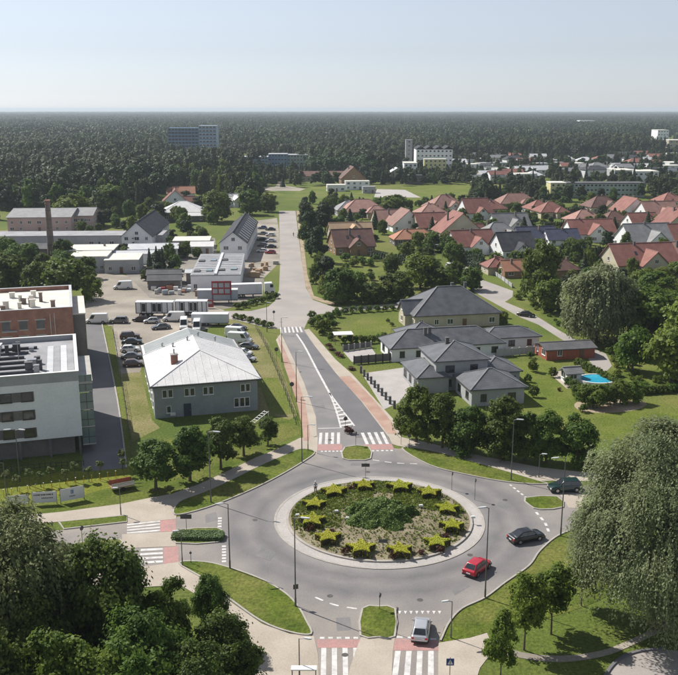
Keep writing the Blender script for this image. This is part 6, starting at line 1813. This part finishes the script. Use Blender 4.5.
# ---- scrub and trees along the right side of the far road
for i,(x,y) in enumerate(scatter([(299,206),(330,200),(345,206),(325,232),(322,262),(330,290),(316,294),(307,262),(301,230)],22,4.5,1.0,seed=5)):
    h = rv_.uniform(5,10)
    plant(rv_.choice(['mid3','mid0','mid1']),x,y,h,h*rv_.uniform(0.55,0.8),near_label('roadside tree',x,y),name='roadside_tree',group='trees along the right of the far road')
# ---- gardens of the estate
EST = [(300,226),(340,198),(425,200),(480,206),(500,200),(560,196),(690,205),(690,285),(620,284),(560,300),(520,286),(470,262),(440,262),(395,262),(380,250),(330,222)]
for i,(x,y) in enumerate(scatter(EST,135,4.2,-1.2,seed=8)):
    h = rv_.uniform(4.2,8.5)
    plant(rv_.choice(['mid0','mid1','mid3','mid1','spruce','mid0']),x,y,h,h*rv_.uniform(0.6,0.85) if i%6 else h*0.5,near_label('garden tree',x,y),name='garden_tree',group='garden trees of the red-roofed estate')
for i,(x,y) in enumerate(scatter(EST,298,2.7,-2.2,seed=9)):
    h = rv_.uniform(2.0,4.2)
    plant(rv_.choice(['bush1','bush1','bush1','bush0']),x,y,h,h*rv_.uniform(1.1,1.6),near_label('garden bush',x,y),name='garden_bush',cat='bush',group='garden bushes of the red-roofed estate')
# ---- trees behind the slate houses and round the lone brown house
for i,(x,y) in enumerate(scatter([(385,268),(400,250),(445,246),(470,275),(478,296),(440,284),(405,288)],11,5,0.5,seed=4)):
    h = rv_.uniform(5,9)
    plant(rv_.choice(['mid0','mid1','mid0']),x,y,h,h*0.9,near_label('tree',x,y),group='trees behind the slate houses')
# ---- thicket at the right edge
for i,(x,y) in enumerate(sorted(scatter([(612,300),(650,276),(720,282),(720,395),(650,392),(618,352)],20,4.5,0.5,seed=6),key=lambda q: px_of(*q)[0])):
    h = rv_.uniform(4,9)
    plant(rv_.choice(['mid2','mid1','mid2']),x,y,h,h*rv_.uniform(0.8,1.1),'%s tree from the left in the bright thicket at the right edge of the meadow'%nth(i+1),name='thicket_tree',group='bright thicket at the right edge')
# ---- shrubs: yard entrance, meadow, gardens
def shrub(x,y,h,w,label,k='bush1',group=None): 
    p = G(x,y); return plant(k,p.x,p.y,h,w,label,name='shrub',cat='shrub',group=group)
for i,(x,y) in enumerate([(237,309),(244,307.5),(251,305.5),(257,304),(263,302.5),(269,300.5),(275,298.5)]): shrub(x,y,1.9,2.6,'%s shrub from the left in the upper row at the yard entrance'%ordn[i],'bush1','upper row of shrubs at the yard entrance')
for i,(x,y) in enumerate([(236,319),(243,320),(250,322),(257,324),(264,326),(270,327.5)]): shrub(x,y,1.6,2.6,'%s shrub from the left in the lower row at the yard entrance'%ordn[i],'bush0','lower row of shrubs at the yard entrance')
for i,(x,y) in enumerate(sorted(scatter([(505,300),(515,293),(575,312),(625,335),(640,380),(700,385),(700,398),(640,394),(612,374),(600,345),(560,327)],58,2.8,0.2,seed=12),key=lambda q: px_of(*q)[0])):
    h = rv_.uniform(0.7,1.9); plant(rv_.choice(['bush2','bush0','bush2']),x,y,h,h*1.7,'%s low bush from the left in the meadow by the side street'%nth(i+1),name='meadow_bush',cat='bush',group='wild bushes of the meadow')
for i,(x,y) in enumerate(scatter([(325,290),(335,262),(395,255),(402,285),(395,301),(340,306)],26,3.4,0.2,seed=13)):
    h = rv_.uniform(1.0,3.2); plant(rv_.choice(['bush2','bush0','bush1']),x,y,h,h*1.5,near_label('wild bush',x,y),name='meadow_bush',cat='bush',group='wild bushes below the brown house')
gq = 'shrubs round the oval lawn'
for i,(x,y,k,h) in enumerate([(312,318,'bush1',2.0),(318,326,'bush0',3.0),(322,334,'bush0',3.6),(313,326,'bush1',2.2),(329,322,'bush1',2.8),(337,317,'bush0',2.6),(345,314,'bush1',2.0),(353,313,'bush1',2.0),(361,312.5,'bush0',2.0),(369,312,'bush1',1.9),(377,311.5,'bush1',1.8),(385,311,'bush0',1.7),(392,310.5,'bush1',1.7),
        (350,342,'bush1',1.9),(356,343,'bush0',1.9),(361,343.5,'bush1',2.1),(366,343.5,'bush0',2.0),(372,343,'bush1',2.0),(378,341,'bush0',1.8),(384,338,'bush1',1.5),(388,322,'bush0',1.0),(392,326,'bush1',1.0),(340,338,'bushr',1.3),(345,343,'bush1',1.6),(331,340,'bush0',2.0),(327,330,'bush0',3.0),(333,328,'bush1',2.0)]):
    shrub(x,y,h,h*1.25,'%s %s shrub in the border round the oval lawn, clockwise from the road corner'%(nth(i+1),'dark' if k == 'bush1' else 'red-leaved' if k == 'bushr' else 'green'),k,gq)
for i,(x,y) in enumerate([(328,346.5),(332,350),(336,354.5),(340,357.5),(352,369.5)]): shrub(x,y,0.8,2.3,'%s low planted patch from the top along the right pavement'%ordn[i],'bushr','low planted patches along the right pavement')
for i in range(16): shrub(449+i*3.7,321.5-i*0.25+rv_.uniform(-.6,.6),1.9,2.4,'%s shrub from the left in the hedge strip between the rear slate houses'%nth(i+1),rv_.choice(('bush0','bush2')),'hedge strip between the slate houses')
shrub(503,324,2.6,3.0,'white flowering shrub between the slate roofs','bush2')
# pool garden
for i in range(15):
    f = i/14; shrub(578+f*52,366+f*27,1.9,2.2,'%s shrub from the left in the hedge running behind the pool'%nth(i+1),'bush1' if i%2 else 'bush0','hedge behind the pool')
for i in range(13):
    f = i/12; shrub(632+f*62,394.5-f*3.5,1.7,2.4,'%s dark shrub from the left in the hedge right of the pool garden'%nth(i+1),'bush1','hedge at the right of the pool garden')
for i,(x,y,h,w) in enumerate([(585,406,4.6,4),(597,408,5.0,4.5),(607,405,4.6,4),(620,404,5,4.5),(633,403,4.6,4.2),(578,398,3.4,3),(590,398,3,3.4)]):
    p = G(x,y); plant('mid1',p.x,p.y,h,w,'%s small tree from the left in the bed below the pool'%ordn[i],group='small trees below the pool')
for i,(x,y,h,w,k) in enumerate([(533,372,3.0,2.6,'bush2'),(534,397,2.4,2.2,'bush1'),(553,377,2.2,2.2,'bush1'),(528,382,1.8,1.8,'bush0'),(568,386,2.0,2.6,'bush1'),(574,390,2.2,2.8,'bush1'),(583,412,1.6,2.0,'bush1'),(560,391,0.8,1.2,'bushr'),(530,358,1.5,1.8,'bush1')]):
    shrub(x,y,h,w,'%s shrub from the left standing on the villa garden lawn'%ordn[i],k,'single shrubs on the villa lawn')
p = G(597,382.5)
t = thing('swimming_pool','oval bright blue swimming pool in the garden right of the villas','pool',(p.x,p.y,0),R(8))
el = [(3.6*math.cos(a/40*6.283),3.1*math.sin(a/40*6.283)) for a in range(40)]
b = MB(); b.prism(el,-0.1,0.75); b.build('water','water_blue',t)
b = MB(); ribbon(b,[Vector((q[0],q[1],0)) for q in el+el[:1]],0.34,0.0,0.86); b.build('rim','frame_white',t)
b = MB()
for s in (-0.25,0.25): b.tube((-3.7,s,0),(-3.55,s,1.5),0.03,n=6); b.tube((-3.55,s,1.5),(-3.0,s,1.2),0.03,n=6)
b.build('ladder','metal_grey',t)
# thuja hedges
def thuja_row(px, n, h, label):
    A,B = G(*px[0]),G(*px[1]); t = thing('thuja_hedge',label,'hedge',(A.x,A.y,0))
    tm,cm = PROTO['thuja']
    for i in range(n):
        q = (B-A)*(i/(n-1)); o = link('thuja',cm,t,(q.x,q.y+rv_.uniform(-.2,.2),0),rv_.uniform(0,6)); s = rv_.uniform(0.9,1.12); o.scale = (1.5,1.5,h/3.2*s)
    return t
thuja_row(((452,262),(483,270)),20,5.2,'tall dark thuja hedge at the top of the side street')
thuja_row(((560,258),(612,262)),34,5.0,'tall dark thuja hedge below the bright red gabled house')
thuja_row(((618,277),(678,279)),34,2.6,'dark thuja hedge in front of the large bright red house')
thuja_row(((396,262),(430,268)),16,3.0,'dark hedge left of the side street behind the slate gabled house')
thuja_row(((100,250),(130,262)),10,3.0,'dark hedge beside the flat workshop at the yard head')
for (a,b,n,h,l) in [((425,247),(450,251),14,3.2,'dark clipped hedge below the brick red house with a cream gable'),((522,262),(548,256),16,3.4,'dark hedge in front of the navy-roofed house'),((598,223),(626,227),16,3.2,'dark hedge between the brownish house and the salmon one'),
    ((652,253),(690,253),18,3.0,'dark hedge in front of the pale grey house at right'),((440,222),(470,228),18,3.2,'dark hedge in front of the pink hipped house'),((545,229),(575,227),16,3.2,'dark hedge behind the low navy-grey house'),((400,219),(425,222),14,3.4,'dark hedge above the salmon gabled house'),
    ((372,258),(392,262),9,2.6,'dark hedge right of the brown gabled house'),((480,232),(500,227),12,3.4,'dark hedge behind the light grey house'),((560,214),(585,212),14,3.2,'dark hedge behind the salmon hipped house')]:
    thuja_row((a,b),n,h,l)
# ball-headed trees before the apartment block
for i,(x,y,tp_) in enumerate([(8,495,470),(17.5,491,476),(30,489,468),(41,487,474),(51.6,486,466),(66,484,473),(75,482,461),(89,482,470),(100.6,479,460),(122.5,470,449),(124,476,458)]):
    p = G(x,y); plant('ball',p.x,p.y,max(2.4,HT(x,y,tp_)),1.45,'%s ball-headed little tree from the left before the apartment block'%ordn[i],name='ball_tree',group='ball-headed trees before the apartment block')
for i in range(15):
    x = 4+i*8; y = 497-i*1.35
    p = G(x,y); t = thing('stake','%s yellow-white stake from the left on the lawn before the apartments'%ordn[i],'stake',(p.x,p.y,0),0,'stakes on the lawn before the apartments')
    b = MB(); b.tube((0,0,-0.1),(0,0,1.1),0.05,0.04,6); b.build('post','sign_yellow',t); b = MB(); b.cbox(0,0,1.12,0.14,0.14,0.06); b.build('cap','frame_white',t)
# ---- trees of the far town and beyond the field: one mass
tp_pts = []
rg = random.Random(31)
for poly,n in (([(455,206),(440,172),(458,160),(560,155),(640,152),(690,140),(700,200),(640,200),(560,203),(500,205)],1050),([(318,188),(320,172),(372,158),(400,166),(404,184)],260),([(225,196),(240,174),(318,172),(318,187),(262,188)],120),([(452,186),(470,184),(500,204),(478,206)],70),([(404,186),(408,180),(470,178),(470,184)],60),([(385,170),(410,154),(470,152),(470,164),(455,176)],120),([(620,160),(630,140),(690,128),(740,130),(740,160)],500)):
    Q = [tuple(G(*p)[:2]) for p in poly]
    x0,x1 = min(q[0] for q in Q),max(q[0] for q in Q); y0,y1 = min(q[1] for q in Q),max(q[1] for q in Q)
    k = 0; tries = 0
    while k < n and tries < n*30:
        tries += 1
        x,y = rg.uniform(x0,x1),rg.uniform(y0,y1)
        if in_poly(x,y,Q) and free(x,y,0.0): tp_pts.append((x,y,0)); k += 1
fm = bpy.data.meshes.new('far_town_trees'); fm.from_pydata(tp_pts,[],[])
fo = bpy.data.objects.new('far_town_trees',fm); COL.objects.link(fo)
stuff(fo,'trees crowded between the houses of the far town','trees')
SINGLE = [bpy.data.objects.new('single_tree',PROTO[k][1]) for k in ('far0','far1','far2','farc')]
scatter_group('far_town_scatter',fo,SINGLE,(0.42,0.42,0.36),(0.92,0.92,0.82))

# ---- dark trees between the halls and sheds at the left
for i,(x,y) in enumerate(scatter([(-6,262),(30,250),(48,262),(95,262),(100,280),(60,288),(-6,300)],20,5.0,1.0,seed=14)):
    h = rv_.uniform(6,11); plant(rv_.choice(['mid0','mid1','mid0']),x,y,h,h*0.8,near_label('tree',x,y),group='trees between the sheds at the left')
for i,(x,y) in enumerate(scatter([(60,236),(130,226),(150,240),(200,232),(215,250),(196,262),(150,284),(120,262),(100,240)],34,4.0,-2.0,seed=15)):
    h = rv_.uniform(2.5,6.5); plant(rv_.choice(['mid0','mid3','mid1','bush1']),x,y,h,h*0.85,near_label('yard tree',x,y),name='yard_tree',group='trees in the yards at the left')
# ---- fences and walls
def fence(px, n, h, label, rails=2, m='metal_dark', panel=None, pw=0.07):
    """posts with rails along a traced line"""
    P = smooth_line(gpts(px),8); d = [0.]
    for i in range(1,len(P)): d.append(d[-1]+(P[i]-P[i-1]).length)
    def at(s):
        for i in range(1,len(P)):
            if d[i] >= s: return P[i-1].lerp(P[i],(s-d[i-1])/max(d[i]-d[i-1],1e-6))
        return P[-1]
    o = P[0]; t = thing('fence',label,'fence',(o.x,o.y,0))
    Q = [at(d[-1]*i/(n-1))-o for i in range(n)]
    for q in Q:
        b = MB(); b.cbox(q.x,q.y,h/2-0.1,pw,pw,h+0.2); b.build('post',m,t)
    for i in range(n-1):
        if panel:
            b = MB(); b.bar(Q[i]+Vector((0,0,h/2)),Q[i+1]+Vector((0,0,h/2)),0.05,h-0.25); b.build('panel',panel,t)
        else:
            for k in range(rails):
                b = MB(); z = h*(k+0.6)/rails; b.bar(Q[i]+Vector((0,0,z)),Q[i+1]+Vector((0,0,z)),0.03,0.05); b.build('rail',m,t)
    return t
fence([(256,329),(268,352),(283,388),(296,425)],22,1.5,'thin wire fence between the office lawn and the north road',3)
fence([(113,331),(120,372),(127,418),(132,462)],24,1.4,'thin wire fence between the driveway strip and the office lawn',3)
fence([(361,373),(375,388),(386,400),(399,413)],11,1.5,'stone-posted fence along the paved villa forecourt',1,'concrete_dark',None,0.45)
fence([(354,364.5),(382,362),(411,359.5)],9,1.9,'long dark board fence between the two paved yards',1,'metal_dark','render_dark',0.25)
fence([(343,351.5),(357,349.5),(371,347.5)],6,1.5,'grey wall above the upper paved yard',1,'concrete','concrete_dark',0.3)
fence([(497,357),(515,355.5),(534,354)],6,1.8,'grey garden wall right of the front villa',1,'concrete','render_grey',0.3)
fence([(399,413),(412,418)],4,1.3,'short dark fence under the leftmost villa tree',1,'metal_dark','render_dark',0.3)
fence([(612,386),(640,393),(678,390)],12,1.3,'wire fence at the right of the pool garden',3)
fence([(0,473),(40,469),(84,466)],16,1.0,'low wire fence in front of the apartment block',2)
fence([(455,258),(470,262),(486,270),(500,279),(512,288)],14,1.5,'pale fence along the upper side of the side street',1,'concrete','render_grey',0.3)
# ---- carport by the oval lawn
p = G(343,343); t = thing('carport','white-roofed carport beside the oval lawn','carport',(p.x,p.y,0),R(8))
b = MB(); b.box(-2.2,2.2,-1.6,1.6,2.2,2.36); b.build('roof','frame_white',t)
for x in (-2,2):
    for y in (-1.4,1.4):
        b = MB(); b.cbox(x,y,1.1,0.12,0.12,2.2); b.build('post','timber',t)
# ---- goods stacked in the yards
gy = 'goods stacked along the back of the gravel yard'
cl = ['timber_red','frame_white','timber','render_grey','sign_red','tarp_grey','concrete','tile_orange']
for i in range(26):
    x = 150+i*2.3+rv_.uniform(0,2); y = 286+rv_.uniform(0,9)+(x-150)*0.05
    p = G(x,y); w = rv_.uniform(0.8,2.0); h = rv_.uniform(0.6,1.7); c = rv_.choice(cl)
    t = thing('goods_stack','%s stack from the left behind the curtain trailers, of %s goods'%(nth(i+1),{'timber_red':'red timber','frame_white':'white','timber':'brown timber','render_grey':'grey','sign_red':'dark red','tarp_grey':'blue-grey','concrete':'pale stone','tile_orange':'orange'}[c]),'goods',(p.x,p.y,0),R(rv_.uniform(-10,20)),gy)
    b = MB(); b.box(-w/2,w/2,-0.6,0.6,0,0.14); b.build('pallet','timber',t)
    b = MB(); b.box(-w/2+0.05,w/2-0.05,-0.55,0.55,0.14,h); b.build('load',c,t,bevel=0.05)
PS = []
for i in range(18):
    x = 248+rv_.uniform(0,28); y = 264+rv_.uniform(0,18)
    if x > 250+(282-y)*1.4+8: continue
    p = G(x,y); w = rv_.uniform(1.0,2.2); h = rv_.uniform(0.8,1.8)
    t = thing('stone_stack','%s pallet of tan stone laid out below the car park beside the far road'%nth(i+1),'goods',(p.x,p.y,0),R(rv_.uniform(-10,20)),'pallets of tan stone beside the far road')
    b = MB(); b.box(-w/2,w/2,-0.6,0.6,0,0.14); b.build('pallet','timber',t)
    for k in range(3):
        b = MB(); b.box(-w/2+0.04*k,w/2-0.05*k,-0.55,0.55,0.14+h*k/3,0.14+h*(k+0.92)/3); b.build('stone_course','tile_tan' if i%3 else 'concrete',t)
# ================================================================ the air
hz = MB(); hz.box(-34000,34000,-2500,34000,-1.5,62)
m = bpy.data.materials.new('haze'); m.use_nodes = True
t = m.node_tree; t.nodes.remove(t.nodes['Principled BSDF'])
pv = t.nodes.new('ShaderNodeVolumePrincipled')
pv.inputs['Color'].default_value = (0.80,0.90,1.0,1); pv.inputs['Density'].default_value = 1.0e-4; pv.inputs['Anisotropy'].default_value = 0.2
t.links.new(pv.outputs[0], t.nodes['Material Output'].inputs['Volume'])
MATS['haze'] = m
stuff(hz.build('haze','haze'), 'thin summer haze over the whole landscape', 'haze')
